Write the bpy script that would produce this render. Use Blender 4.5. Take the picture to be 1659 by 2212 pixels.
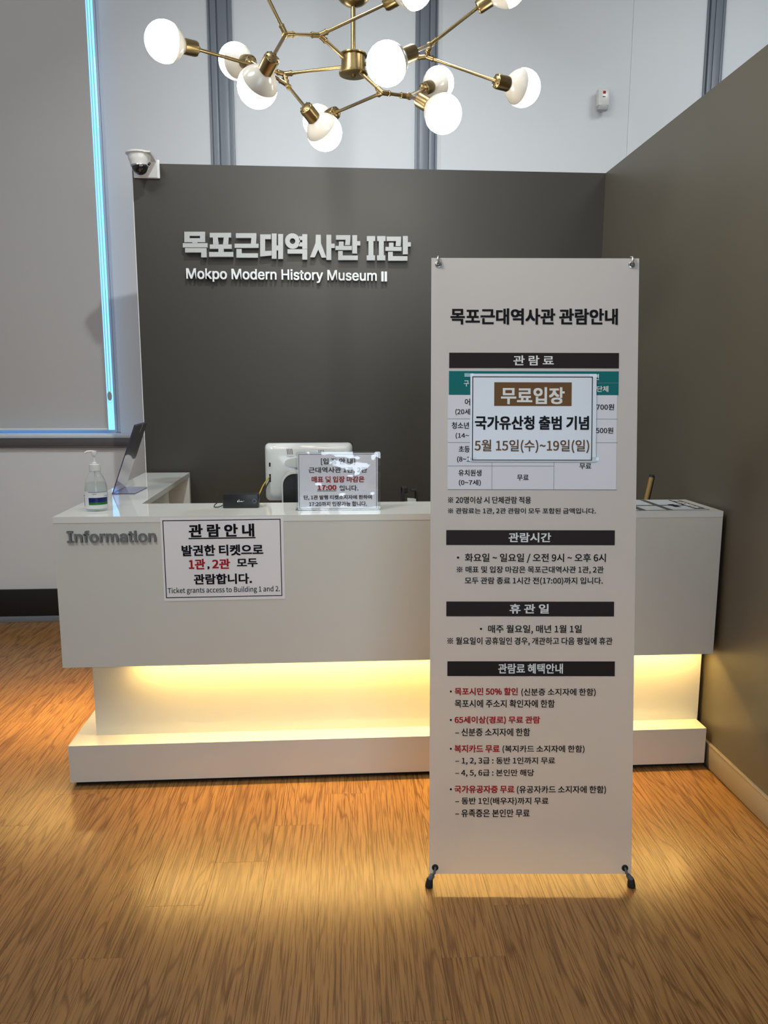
import bpy, bmesh, math, random
from mathutils import Vector, Matrix
for o in list(bpy.data.objects): bpy.data.objects.remove(o)
SC = bpy.context.scene
COL = SC.collection
random.seed(7)
# ------------------------------------------------------------------ camera
cam = bpy.data.cameras.new('camera'); camo = bpy.data.objects.new('camera', cam); COL.objects.link(camo)
cam.sensor_fit = 'VERTICAL'; cam.sensor_height = 36.0; cam.lens = 36.0 * 1647.577 / 2212.0
cam.clip_start = 0.05; cam.clip_end = 60
Fv = Vector((0.06612261, 0.98532648, -0.15735161)); Rv = Vector((0.99777382, -0.06666343, 0.00184404)); Uv = Vector((0.00867262, 0.15712324, 0.98754092))
camo.matrix_world = Matrix(((Rv.x, Uv.x, -Fv.x, 0.0), (Rv.y, Uv.y, -Fv.y, 0.0), (Rv.z, Uv.z, -Fv.z, 1.45), (0, 0, 0, 1)))
SC.camera = camo
# ------------------------------------------------------------------ sky and exposure
world = bpy.data.worlds.new('daylight'); SC.world = world; world.use_nodes = True
bg = world.node_tree.nodes['Background']; bg.inputs[0].default_value = (0.20, 0.50, 1.0, 1); bg.inputs[1].default_value = 2.3
SC.view_settings.view_transform = 'Standard'; SC.view_settings.look = 'None'; SC.view_settings.gamma = 1.0
SC.view_settings.use_curve_mapping = False; SC.view_settings.exposure = 0.0
# ------------------------------------------------------------------ room lights
def area(name, loc, target, sx, sy, power, color, shape='RECTANGLE', spread=math.pi):
    l = bpy.data.lights.new(name, 'AREA'); l.shape = shape; l.size = sx; l.size_y = sy; l.energy = power; l.color = color; l.spread = spread
    o = bpy.data.objects.new(name, l); COL.objects.link(o); o.location = loc
    o.rotation_euler = (Vector(target) - Vector(loc)).to_track_quat('-Z', 'Y').to_euler(); return o
area('entrance_daylight', (0.9, -3.1, 1.95), (0.9, 4, 1.3), 2.2, 2.2, 56, (0.76, 0.88, 1.0))
area('ceiling_fill_light', (0.2, 0.6, 4.2), (0.2, 2.6, 1.5), 1.6, 1.6, 10, (0.97, 0.98, 1.0))  # unseen soft fill at ceiling height, no fixture modelled
area('ceiling_fill_light', (2.6, 3.0, 4.2), (2.6, 4.6, 2.6), 1.0, 1.0, 14, (0.95, 0.98, 1.0), spread=math.radians(110))
area('ceiling_fill_light', (-1.6, 1.0, 4.2), (1.4, 2.6, 1.3), 0.9, 0.9, 32, (1.0, 0.96, 0.88), spread=math.radians(100))  # added fill lamp, aimed to brighten the dark wall beside the counter
area('ceiling_fill_light', (-1.9, 2.6, 4.2), (-1.9, 4.5, 1.8), 1.0, 1.0, 16, (0.97, 0.98, 1.0))
area('ceiling_downlight', (0.1, 2.15, 4.2), (0.0, 4.19, 2.1), 0.08, 0.08, 13, (0.93, 0.97, 1.0), 'DISK', math.radians(80))
# warm light bars in the channel under the counter box
area('counter_strip_light', (0.345, 2.6941 + 0.041, 0.478), (0.345, 2.6941 - 0.10, 0), 2.17, 0.010, 12, (1.0, 0.62, 0.17), spread=math.radians(150))
area('counter_strip_light', (-0.9773 + 0.041, 3.34, 0.478), (-0.9773 - 0.03, 3.34, 0), 0.010, 1.20, 13, (1.0, 0.62, 0.17), spread=math.radians(150))
BULB_STRENGTH = 22.0
STRIP_STRENGTH = 22.0
# ------------------------------------------------------------------ materials
def new_mat(name):
    m = bpy.data.materials.new(name); m.use_nodes = True; return m, m.node_tree.nodes, m.node_tree.links, m.node_tree.nodes['Principled BSDF']
def plain(name, col, rough=0.5, metal=0.0, spec=0.5, noise=0.0, bump=0.0, nscale=200.0, coat=0.0):
    m, N, L, b = new_mat(name)
    b.inputs['Base Color'].default_value = (*col, 1); b.inputs['Roughness'].default_value = rough
    b.inputs['Metallic'].default_value = metal; b.inputs['Specular IOR Level'].default_value = spec; b.inputs['Coat Weight'].default_value = coat
    tc = N.new('ShaderNodeTexCoord'); nz = N.new('ShaderNodeTexNoise'); nz.inputs['Scale'].default_value = nscale; nz.inputs['Detail'].default_value = 3
    L.new(tc.outputs['Object'], nz.inputs['Vector'])
    if noise:
        r = N.new('ShaderNodeMapRange'); r.inputs['To Min'].default_value = 1 - noise; r.inputs['To Max'].default_value = 1 + noise; L.new(nz.outputs['Fac'], r.inputs['Value'])
        mx = N.new('ShaderNodeVectorMath'); mx.operation = 'SCALE'; mx.inputs[0].default_value = col; L.new(r.outputs['Result'], mx.inputs['Scale']); L.new(mx.outputs['Vector'], b.inputs['Base Color'])
    if bump:
        bp = N.new('ShaderNodeBump'); bp.inputs['Strength'].default_value = bump; bp.inputs['Distance'].default_value = 0.001; L.new(nz.outputs['Fac'], bp.inputs['Height']); L.new(bp.outputs['Normal'], b.inputs['Normal'])
    return m
def glow(name, col, strength):
    m, N, L, b = new_mat(name); b.inputs['Base Color'].default_value = (*col, 1); b.inputs['Emission Color'].default_value = (*col, 1); b.inputs['Emission Strength'].default_value = strength; return m
def clear(name, tint, refl=1.45, body=0.0, bodycol=(0.8, 0.8, 0.8), bump=0.0, bscale=12.0, rough=0.02):
    m, N, L, b = new_mat(name); N.remove(b); out = N['Material Output']
    t = N.new('ShaderNodeBsdfTransparent'); t.inputs[0].default_value = (*tint, 1)
    g = N.new('ShaderNodeBsdfGlossy'); g.inputs['Roughness'].default_value = rough; g.inputs[0].default_value = (1, 1, 1, 1)
    lw = N.new('ShaderNodeLayerWeight'); pw = N.new('ShaderNodeMath'); pw.operation = 'POWER'; pw.inputs[1].default_value = 4.0; L.new(lw.outputs['Facing'], pw.inputs[0])
    f = N.new('ShaderNodeMapRange'); f.inputs['To Min'].default_value = ((refl - 1) / (refl + 1)) ** 2; f.inputs['To Max'].default_value = 0.8; L.new(pw.outputs[0], f.inputs['Value'])
    mx = N.new('ShaderNodeMixShader'); L.new(f.outputs[0], mx.inputs[0]); L.new(g.outputs[0], mx.inputs[2])
    if body:
        d = N.new('ShaderNodeBsdfDiffuse'); d.inputs[0].default_value = (*bodycol, 1); m2 = N.new('ShaderNodeMixShader'); m2.inputs[0].default_value = body
        L.new(t.outputs[0], m2.inputs[1]); L.new(d.outputs[0], m2.inputs[2]); L.new(m2.outputs[0], mx.inputs[1])
    else: L.new(t.outputs[0], mx.inputs[1])
    if bump:
        tc = N.new('ShaderNodeTexCoord'); nz = N.new('ShaderNodeTexNoise'); nz.inputs['Scale'].default_value = bscale; nz.inputs['Detail'].default_value = 2
        bp = N.new('ShaderNodeBump'); bp.inputs['Strength'].default_value = bump; bp.inputs['Distance'].default_value = 0.02
        L.new(tc.outputs['Object'], nz.inputs['Vector']); L.new(nz.outputs['Fac'], bp.inputs['Height']); L.new(bp.outputs['Normal'], g.inputs['Normal']); L.new(bp.outputs['Normal'], lw.inputs['Normal'])
    L.new(mx.outputs[0], out.inputs[0]); return m
def sheet_mat(name, col, trans):
    m = plain(name, col, 0.42, noise=0.01, nscale=40); N, L = m.node_tree.nodes, m.node_tree.links; b = N['Principled BSDF']
    t = N.new('ShaderNodeBsdfTranslucent'); t.inputs[0].default_value = (*col, 1); x = N.new('ShaderNodeMixShader'); x.inputs[0].default_value = trans
    L.new(b.outputs[0], x.inputs[1]); L.new(t.outputs[0], x.inputs[2]); L.new(x.outputs[0], N['Material Output'].inputs[0]); return m
def wood_floor():
    m, N, L, b = new_mat('oak_plank')
    tc = N.new('ShaderNodeTexCoord'); oi = N.new('ShaderNodeObjectInfo')
    off = N.new('ShaderNodeVectorMath'); off.operation = 'SCALE'; off.inputs[0].default_value = (37.0, 61.0, 13.0); L.new(oi.outputs['Random'], off.inputs['Scale'])
    add = N.new('ShaderNodeVectorMath'); add.operation = 'ADD'; L.new(tc.outputs['Object'], add.inputs[0]); L.new(off.outputs[0], add.inputs[1])
    def mp(sc):
        q = N.new('ShaderNodeMapping'); q.inputs['Scale'].default_value = sc; L.new(add.outputs[0], q.inputs['Vector']); return q
    # long waving figure: contour lines of a stretched noise
    q1 = mp((8.0, 0.6, 1.0)); n1 = N.new('ShaderNodeTexNoise'); n1.inputs['Scale'].default_value = 1.0; n1.inputs['Detail'].default_value = 2.5; n1.inputs['Roughness'].default_value = 0.45; L.new(q1.outputs[0], n1.inputs['Vector'])
    mu = N.new('ShaderNodeMath'); mu.operation = 'MULTIPLY'; mu.inputs[1].default_value = 16.0; L.new(n1.outputs['Fac'], mu.inputs[0])
    fr = N.new('ShaderNodeMath'); fr.operation = 'FRACT'; L.new(mu.outputs[0], fr.inputs[0])
    r1 = N.new('ShaderNodeValToRGB'); r1.color_ramp.elements[0].position = 0.0; r1.color_ramp.elements[0].color = (0.33, 0.33, 0.33, 1); r1.color_ramp.elements[1].position = 0.20; r1.color_ramp.elements[1].color = (1, 1, 1, 1)
    e = r1.color_ramp.elements.new(0.9); e.color = (0.92, 0.92, 0.92, 1); e = r1.color_ramp.elements.new(1.0); e.color = (0.33, 0.33, 0.33, 1); L.new(fr.outputs[0], r1.inputs[0])
    # fine pores
    q2 = mp((340.0, 7.0, 1.0)); n2 = N.new('ShaderNodeTexNoise'); n2.inputs['Scale'].default_value = 1.0; n2.inputs['Detail'].default_value = 1.0; n2.inputs['Distortion'].default_value = 0.35; L.new(q2.outputs[0], n2.inputs['Vector'])
    r2 = N.new('ShaderNodeValToRGB'); r2.color_ramp.elements[0].position = 0.37; r2.color_ramp.elements[0].color = (0.25, 0.25, 0.25, 1); r2.color_ramp.elements[1].position = 0.47; r2.color_ramp.elements[1].color = (1, 1, 1, 1); L.new(n2.outputs['Fac'], r2.inputs[0])
    q3 = mp((40.0, 1.6, 1.0)); n3 = N.new('ShaderNodeTexNoise'); n3.inputs['Scale'].default_value = 1.0; n3.inputs['Detail'].default_value = 4.0; L.new(q3.outputs[0], n3.inputs['Vector'])
    mul = N.new('ShaderNodeMath'); mul.operation = 'MULTIPLY'; L.new(r1.outputs[0], mul.inputs[0]); L.new(r2.outputs[0], mul.inputs[1])
    c1 = N.new('ShaderNodeValToRGB'); c1.color_ramp.elements[0].color = (0.135, 0.060, 0.018, 1); c1.color_ramp.elements[1].color = (0.36, 0.190, 0.066, 1); L.new(mul.outputs[0], c1.inputs[0])
    c2 = N.new('ShaderNodeMapRange'); c2.inputs['From Min'].default_value = 0.3; c2.inputs['From Max'].default_value = 0.7; c2.inputs['To Min'].default_value = 0.90; c2.inputs['To Max'].default_value = 1.07; L.new(n3.outputs['Fac'], c2.inputs['Value'])
    c3 = N.new('ShaderNodeMapRange'); c3.inputs['To Min'].default_value = 0.93; c3.inputs['To Max'].default_value = 1.06; L.new(oi.outputs['Random'], c3.inputs['Value'])
    mm = N.new('ShaderNodeMath'); mm.operation = 'MULTIPLY'; L.new(c2.outputs[0], mm.inputs[0]); L.new(c3.outputs[0], mm.inputs[1])
    sc = N.new('ShaderNodeVectorMath'); sc.operation = 'SCALE'; L.new(c1.outputs[0], sc.inputs[0]); L.new(mm.outputs[0], sc.inputs['Scale']); L.new(sc.outputs[0], b.inputs['Base Color'])
    bp = N.new('ShaderNodeBump'); bp.inputs['Strength'].default_value = 0.55; bp.inputs['Distance'].default_value = 0.0007; L.new(mul.outputs[0], bp.inputs['Height']); L.new(bp.outputs[0], b.inputs['Normal'])
    b.inputs['Roughness'].default_value = 0.27; b.inputs['Specular IOR Level'].default_value = 0.5
    return m
M = dict(
    wood=wood_floor(),
    white_wall=plain('white_wall_paint', (0.73, 0.77, 0.80), 0.75, noise=0.02, nscale=3, bump=0.15),
    ceiling=plain('ceiling_paint', (0.7, 0.7, 0.7), 0.9),
    dark_wall=plain('dark_taupe_panel', (0.044, 0.0415, 0.035), 0.40, noise=0.03, nscale=5, bump=0.12),
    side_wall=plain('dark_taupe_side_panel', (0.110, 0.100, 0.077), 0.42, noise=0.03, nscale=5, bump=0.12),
    dark_base=plain('taupe_baseboard', (0.27, 0.235, 0.195), 0.5),
    black=plain('matt_black', (0.006, 0.006, 0.007), 0.6),
    black_satin=plain('black_satin_plastic', (0.012, 0.014, 0.015), 0.35),
    grey_metal=plain('grey_painted_aluminium', (0.18, 0.205, 0.245), 0.4, noise=0.02, nscale=20),
    pale_metal=plain('pale_window_aluminium', (0.55, 0.62, 0.70), 0.3),
    groove=plain('dark_groove', (0.05, 0.06, 0.075), 0.5),
    blind=plain('grey_blind_fabric', (0.52, 0.515, 0.505), 0.9, noise=0.05, nscale=900, bump=0.3),
    sill=plain('grey_sill', (0.10, 0.095, 0.10), 0.35),
    counter=plain('glossy_white_counter', (0.82, 0.85, 0.82), 0.05, noise=0.01, nscale=3),
    counter_front=plain('satin_white_counter', (0.72, 0.74, 0.70), 0.14, noise=0.01, nscale=3),
    strip=glow('warm_strip_light', (1.0, 0.60, 0.20), STRIP_STRENGTH),
    vinyl=sheet_mat('pale_vinyl_sheet', (0.74, 0.71, 0.70), 0.30),
    ink=plain('black_ink', (0.006, 0.006, 0.008), 0.5, spec=0.15),
    bar=plain('dark_brown_ink', (0.022, 0.014, 0.014), 0.45, spec=0.15),
    red=plain('red_ink', (0.42, 0.015, 0.02), 0.5, spec=0.15),
    white_ink=plain('white_ink', (0.80, 0.82, 0.82), 0.5),
    teal=plain('teal_ink', (0.003, 0.16, 0.17), 0.45, spec=0.15),
    table_paper=plain('table_white_ink', (0.76, 0.78, 0.85), 0.45),
    line=plain('grey_ink_line', (0.22, 0.24, 0.28), 0.5),
    notice=plain('laminated_paper', (0.72, 0.80, 0.90), 0.22, noise=0.01),
    poster=plain('poster_paper', (0.92, 0.93, 0.98), 0.25, noise=0.01, nscale=8),
    brown=plain('brown_ink', (0.16, 0.085, 0.035), 0.5, spec=0.15),
    brass=plain('brushed_brass', (0.36, 0.27, 0.13), 0.30, metal=1.0, noise=0.08, nscale=300),
    brass_dark=plain('dark_brass', (0.20, 0.15, 0.07), 0.35, metal=1.0),  # darker brass tone for the hub screw
    bulb=glow('lit_opal_glass', (1.0, 0.93, 0.80), BULB_STRENGTH),
    bulb_cap=plain('white_bulb_housing', (0.66, 0.64, 0.58), 0.2, coat=0.3),
    letter=plain('silver_grey_letter', (0.42, 0.44, 0.44), 0.4, noise=0.02),
    letter_white=plain('white_letter', (0.72, 0.74, 0.76), 0.4),
    letter_side=plain('letter_edge', (0.05, 0.05, 0.05), 0.6),
    letter_grey=plain('mid_grey_letter', (0.19, 0.20, 0.20), 0.45),
    white_plastic=plain('white_plastic', (0.74, 0.75, 0.74), 0.25, coat=0.2),
    monitor=plain('glossy_white_plastic', (0.66, 0.70, 0.70), 0.12, coat=0.4),
    steel=plain('steel', (0.55, 0.56, 0.57), 0.25, metal=1.0),
    pole_grey=plain('grey_fibre_pole', (0.10, 0.12, 0.14), 0.4),
    rubber=plain('black_rubber', (0.012, 0.012, 0.012), 0.6),
    glass=clear('window_glass', (0.92, 0.97, 1.0)),
    acrylic=clear('clear_acrylic', (0.93, 0.97, 0.97), 1.5),
    acrylic_face=clear('wavy_laminate', (0.98, 0.99, 1.0), 1.8, bump=0.34, bscale=9),
    acrylic_edge=plain('acrylic_edge', (0.35, 0.55, 0.52), 0.15),
    violet_edge=plain('violet_tinted_edge', (0.05, 0.045, 0.09), 0.25),
    violet_clear=clear('violet_tinted_acrylic', (0.88, 0.87, 0.93), 1.45, 0.08, (0.5, 0.5, 0.6)),
    grey_patch=plain('dark_grey_patch', (0.095, 0.09, 0.105), 0.3),
    pet=clear('clear_bottle_plastic', (0.96, 0.98, 0.98), 1.35, 0.10, (0.8, 0.85, 0.85)),
    gel=clear('clear_gel', (0.93, 0.96, 0.95), 1.2, 0.05, (0.8, 0.85, 0.85)),
    label_white=plain('label_paper', (0.72, 0.76, 0.76), 0.35),
    label_blue=plain('label_blue', (0.004, 0.012, 0.12), 0.3),
    label_green=plain('label_green', (0.012, 0.15, 0.015), 0.35),
    yellow=plain('yellow_cable', (0.50, 0.36, 0.03), 0.4),
    stick=plain('varnished_wood', (0.30, 0.19, 0.06), 0.4, noise=0.1, nscale=60),
    grey_card=plain('grey_card', (0.10, 0.10, 0.105), 0.5),
    dome=plain('smoked_dome', (0.006, 0.007, 0.010), 0.05, coat=1.0),
)
# ------------------------------------------------------------------ builders (all shapes are given in metres, world frame)
WB = {}
def link(o, parent=None):
    COL.objects.link(o)
    if parent is not None:
        o.parent = parent; o.matrix_parent_inverse = WB[parent].inverted()
    WB[o] = o.matrix_basis.copy() if parent is None else Matrix.Identity(4)
    return o
def thing(name, label, cat, loc, group=None):
    o = bpy.data.objects.new(name, None); o.empty_display_size = 0.05; o.location = loc; COL.objects.link(o); WB[o] = Matrix.Translation(loc)
    o['label'] = label; o['category'] = cat
    if group: o['group'] = group
    return o
def tag(o, label, cat, group=None):
    o['label'] = label; o['category'] = cat
    if group: o['group'] = group
    return o
def struct(o): o['kind'] = 'structure'; return o
def obj(name, bm, mats, parent=None, smooth=False, label=None):
    bmesh.ops.recalc_face_normals(bm, faces=bm.faces[:])
    me = bpy.data.meshes.new(name); bm.to_mesh(me); bm.free()
    for m in (mats if isinstance(mats, (list, tuple)) else [mats]): me.materials.append(m)
    if smooth:
        for p in me.polygons: p.use_smooth = True
        try: me.set_sharp_from_angle(angle=math.radians(40))
        except Exception: pass
    o = bpy.data.objects.new(name, me); link(o, parent)
    if label: o['label'] = label
    return o
def add_box(bm, x0, y0, z0, x1, y1, z1, bevel=0.0, seg=2, mi=0, X=None):
    vs = [bm.verts.new(v) for v in [(x0, y0, z0), (x1, y0, z0), (x1, y1, z0), (x0, y1, z0), (x0, y0, z1), (x1, y0, z1), (x1, y1, z1), (x0, y1, z1)]]
    fs = [bm.faces.new([vs[i] for i in f]) for f in [(0, 3, 2, 1), (4, 5, 6, 7), (0, 1, 5, 4), (1, 2, 6, 5), (2, 3, 7, 6), (3, 0, 4, 7)]]
    for f in fs: f.material_index = mi
    if bevel:
        es = {e for f in fs for e in f.edges}
        r = bmesh.ops.bevel(bm, geom=list(es), offset=bevel, segments=seg, affect='EDGES', profile=0.5)
        vs = list({v for f in r['faces'] for v in f.verts} | {v for f in fs if f.is_valid for v in f.verts})
    if X is not None:
        for v in vs:
            if v.is_valid: v.co = X @ v.co
    return vs
def box(name, b, mat, parent=None, bevel=0.0, label=None, X=None):
    bm = bmesh.new(); add_box(bm, *b, bevel=bevel, X=X); return obj(name, bm, mat, parent, smooth=bevel > 0, label=label)
def basis(p, d):
    d = Vector(d).normalized(); a = Vector((0, 0, 1)) if abs(d.z) < 0.95 else Vector((1, 0, 0)); u = a.cross(d).normalized(); w = d.cross(u); return u, w, d
def add_lathe(bm, prof, p=(0, 0, 0), d=(0, 0, 1), n=24, mi=0, a0=0.0, a1=2 * math.pi):
    """prof: list of (radius, distance along d); closed ends when the radius is 0."""
    u, w, d = basis(p, d); p = Vector(p); full = abs(a1 - a0 - 2 * math.pi) < 1e-6; rings = []
    for r, h in prof:
        if r < 1e-6: rings.append([bm.verts.new(p + d * h)])
        else:
            k = n if full else n + 1
            rings.append([bm.verts.new(p + d * h + (u * math.cos(a0 + (a1 - a0) * i / n) + w * math.sin(a0 + (a1 - a0) * i / n)) * r) for i in range(k)])
    for A, B in zip(rings, rings[1:]):
        m = n if full else n
        for i in range(m):
            j = (i + 1) % n if full else i + 1
            if len(A) == 1 and len(B) == 1: continue
            if len(A) == 1: f = bm.faces.new((A[0], B[i], B[j]))
            elif len(B) == 1: f = bm.faces.new((A[i], A[j], B[0]))
            else: f = bm.faces.new((A[i], A[j], B[j], B[i]))
            f.material_index = mi
def lathe(name, prof, p, d, mat, parent=None, n=24, label=None):
    bm = bmesh.new(); add_lathe(bm, prof, p, d, n); return obj(name, bm, mat, parent, smooth=True, label=label)
def rod(bm, a, b, r, n=12, r2=None):
    a, b = Vector(a), Vector(b); L = (b - a).length; r2 = r if r2 is None else r2
    add_lathe(bm, [(0, 0), (r, 0), (r2, L), (0, L)], a, b - a, n)
def add_tube(bm, pts, r, n=10):
    pts = [Vector(p) for p in pts]; rings = []
    u = None
    for i, p in enumerate(pts):
        t = (pts[min(i + 1, len(pts) - 1)] - pts[max(i - 1, 0)]).normalized()
        if u is None: u, w, _ = basis(p, t)
        u = (u - t * u.dot(t)).normalized(); w = t.cross(u)
        rings.append([bm.verts.new(p + (u * math.cos(2 * math.pi * k / n) + w * math.sin(2 * math.pi * k / n)) * r) for k in range(n)])
    for A, B in zip(rings, rings[1:]):
        for i in range(n): bm.faces.new((A[i], A[(i + 1) % n], B[(i + 1) % n], B[i]))
    bm.faces.new(rings[0][::-1]); bm.faces.new(rings[-1])
def curve_pts(ctrl, n=24):
    out = []; c = [Vector(p) for p in ctrl]; c = [c[0]] + c + [c[-1]]
    for i in range(1, len(c) - 2):
        for k in range(n):
            t = k / n; a, b, d, e = c[i - 1], c[i], c[i + 1], c[i + 2]
            out.append(0.5 * ((2 * b) + (d - a) * t + (2 * a - 5 * b + 4 * d - e) * t * t + (3 * b - a - 3 * d + e) * t ** 3))
    out.append(c[-2]); return out
def add_prism(bm, poly, fn, d0, d1, mi=0):
    """poly: (u, v) outline; fn(u, v, depth) -> world point; extruded from depth d0 to d1."""
    A = [bm.verts.new(fn(u, v, d0)) for u, v in poly]; B = [bm.verts.new(fn(u, v, d1)) for u, v in poly]; n = len(poly)
    f1 = bm.faces.new(A[::-1]); f2 = bm.faces.new(B); f1.material_index = mi; f2.material_index = mi
    for i in range(n): bm.faces.new((A[i], A[(i + 1) % n], B[(i + 1) % n], B[i])).material_index = mi
def rrect(x0, y0, x1, y1, r, n=6):
    P = []
    for cx, cy, a in ((x1 - r, y1 - r, 0), (x0 + r, y1 - r, 90), (x0 + r, y0 + r, 180), (x1 - r, y0 + r, 270)):
        for k in range(n + 1):
            t = math.radians(a + 90 * k / n); P.append((cx + r * math.cos(t), cy + r * math.sin(t)))
    return P
def slab(name, bb, fn, d0, d1, mat, parent, label=None):
    bm = bmesh.new(); x0, y0, x1, y1 = bb; add_prism(bm, [(x0, y0), (x1, y0), (x1, y1), (x0, y1)], fn, d0, d1); return obj(name, bm, mat, parent, label=label)
def frame_slab(name, bb, t, fn, d0, d1, mat, parent):
    bm = bmesh.new(); x0, y0, x1, y1 = bb
    for q in ((x0, y0, x1, y0 + t), (x0, y1 - t, x1, y1), (x0, y0 + t, x0 + t, y1 - t), (x1 - t, y0 + t, x1, y1 - t)):
        add_prism(bm, [(q[0], q[1]), (q[2], q[1]), (q[2], q[3]), (q[0], q[3])], fn, d0, d1)
    return obj(name, bm, mat, parent)
FONTS = {}
def face(kind):   # typefaces that ship with Blender itself; falls back to the built-in one
    if kind not in FONTS:
        FONTS[kind] = None
        try:
            import os
            base = bpy.utils.system_resource('DATAFILES', path='fonts')
            FONTS[kind] = bpy.data.fonts.load(os.path.join(base, {'sans': 'Inter.woff2', 'cjk': 'Noto Sans CJK Regular.woff2'}[kind]))
        except Exception: pass
    return FONTS[kind]
def text_mesh(body, weight=0.0, extrude=0.0, res=3, per_char=False, font='cjk'):
    c = bpy.data.curves.new('lettering', 'FONT'); c.body = body; c.extrude = extrude
    if face(font): c.font = face(font); c.resolution_u = res
    o = bpy.data.objects.new('lettering', c); COL.objects.link(o)
    if per_char:
        for i in range(len(body)):
            c.materials.append(M['ink'])
        for i in range(len(body)): c.body_format[i].material_index = i
    bpy.context.view_layer.update()
    me = bpy.data.meshes.new_from_object(o.evaluated_get(bpy.context.evaluated_depsgraph_get()))
    bpy.data.objects.remove(o); bpy.data.curves.remove(c)
    if weight:   # heavier face: the outline laid again around itself
        bm = bmesh.new(); bm.from_mesh(me); src = bm.faces[:]
        for k, (dx, dy) in enumerate(((1, 1), (-1, 1), (1, -1), (-1, -1))):
            g = bmesh.ops.duplicate(bm, geom=src)['geom']
            for v in g:
                if isinstance(v, bmesh.types.BMVert): v.co.x += dx * weight; v.co.y += dy * weight * 0.8; v.co.z += (k + 1) * 0.00006
        bm.to_mesh(me); bm.free()
    return me
def fit_text(name, body, bb, fn, depth, mat, parent, weight=0.0, res=3):
    """flat printed text filling the box bb = (x0, y0, x1, y1) of the surface fn(u, v, depth)."""
    x0, y0, x1, y1 = bb
    if body == '_': return slab(name, bb, fn, depth - 0.0002, depth, mat, parent)
    me = text_mesh(body, weight, 0.0, res)
    xs = [v.co.x for v in me.vertices]; ys = [v.co.y for v in me.vertices]
    a, b, c, d = min(xs), max(xs), min(ys), max(ys)
    for v in me.vertices: v.co = fn(x0 + (v.co.x - a) / (b - a) * (x1 - x0), y0 + (v.co.y - c) / (d - c) * (y1 - y0), depth + v.co.z)
    me.materials.clear(); me.materials.append(mat)
    o = bpy.data.objects.new(name, me); link(o, parent); return o
BANNER_TEXT=[
('목포근대역사관 관람안내',(0.0556, 1.6158, 0.5399, 1.6624),'k',0.016),
('관 람 료',(0.2386, 1.4987, 0.3558, 1.5273),'w',0.01),
('구',(0.0954, 1.4375, 0.1102, 1.4548),'w',0),
('단체',(0.4811, 1.4226, 0.5147, 1.44),'w',0),
('인',(0.4727, 1.4569, 0.4875, 1.4743),'w',0),
('어',(0.0984, 1.3827, 0.1138, 1.4027),'k',0),
('(20세',(0.0712, 1.3539, 0.114, 1.3733),'k',0),
('청소년',(0.0608, 1.3153, 0.1108, 1.3347),'k',0),
('(14~',(0.0722, 1.2862, 0.111, 1.3036),'k',0),
('초등',(0.0814, 1.2472, 0.1134, 1.2656),'k',0),
('(8~1',(0.0769, 1.217, 0.1135, 1.2357),'k',0),
('유치원생',(0.081, 1.1781, 0.148, 1.1968),'k',0),
('(0~7세)',(0.0823, 1.1493, 0.1463, 1.1676),'k',0),
('무료',(0.2516, 1.1651, 0.2856, 1.1823),'k',0),
('무료',(0.4331, 1.1989, 0.4678, 1.2161),'k',0),
('700원',(0.4804, 1.3703, 0.5322, 1.3877),'k',0),
('500원',(0.4798, 1.3025, 0.5303, 1.3199),'k',0),
('※ 20명이상 시 단체관람 적용',(0.0509, 1.0984, 0.293, 1.1187),'k',0),
('※ 관람료는 1관, 2관 관람이 모두 포함된 금액입니다.',(0.051, 1.0666, 0.4822, 1.0856),'k',0),
('관람시간',(0.2282, 0.9851, 0.3526, 1.0133),'w',0.012),
('• 화요일 ~ 일요일 / 오전 9시 ~ 오후 6시',(0.0777, 0.9251, 0.5131, 0.9526),'k',0),
('※ 매표 및 입장 마감은 목포근대역사관 1관, 2관',(0.0774, 0.8929, 0.5073, 0.9153),'k',0),
('모두 관람 종료 1시간 전(17:00)까지 입니다.',(0.1011, 0.8603, 0.5049, 0.883),'k',0),
('휴 관 일',(0.2328, 0.7759, 0.3479, 0.8043),'w',0.012),
('• 매주 월요일, 매년 1월 1일',(0.1461, 0.7162, 0.4447, 0.7424),'k',0),
('※ 월요일이 공휴일인 경우, 개관하고 다음 평일에 휴관',(0.0508, 0.6819, 0.5355, 0.7064),'k',0),
('관람료 혜택안내',(0.2006, 0.5987, 0.3908, 0.6284),'w',0.012),
('목포시민 50% 할인',(0.0728, 0.5345, 0.2587, 0.5572),'r',0.014),
('(신분증 소지자에 한함)',(0.2689, 0.5313, 0.4878, 0.5553),'k',0),
('목포시에 주소지 확인자에 한함',(0.0734, 0.498, 0.3678, 0.5217),'k',0),
('65세이상(경로) 무료 관람',(0.0732, 0.4483, 0.325, 0.4724),'r',0.014),
('– 신분증 소지자에 한함',(0.0754, 0.4131, 0.2957, 0.437),'k',0),
('복지카드 무료',(0.0728, 0.364, 0.2064, 0.3873),'r',0.014),
('(복지카드 소지자에 한함)',(0.2148, 0.3623, 0.4567, 0.3861),'k',0),
('– 1, 2, 3급 : 동반 1인까지 무료',(0.0759, 0.3277, 0.3702, 0.3506),'k',0),
('– 4, 5, 6급 : 본인만 해당',(0.076, 0.2916, 0.3087, 0.3144),'k',0),
('국가유공자증 무료',(0.0734, 0.2431, 0.2506, 0.2661),'r',0.014),
('(유공자카드 소지자에 한함)',(0.258, 0.2403, 0.5215, 0.2654),'k',0),
('– 동반 1인(배우자)까지 무료',(0.0764, 0.2068, 0.3519, 0.2305),'k',0),
('– 유족증은 본인만 무료',(0.0766, 0.1712, 0.2965, 0.195),'k',0),
]
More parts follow.
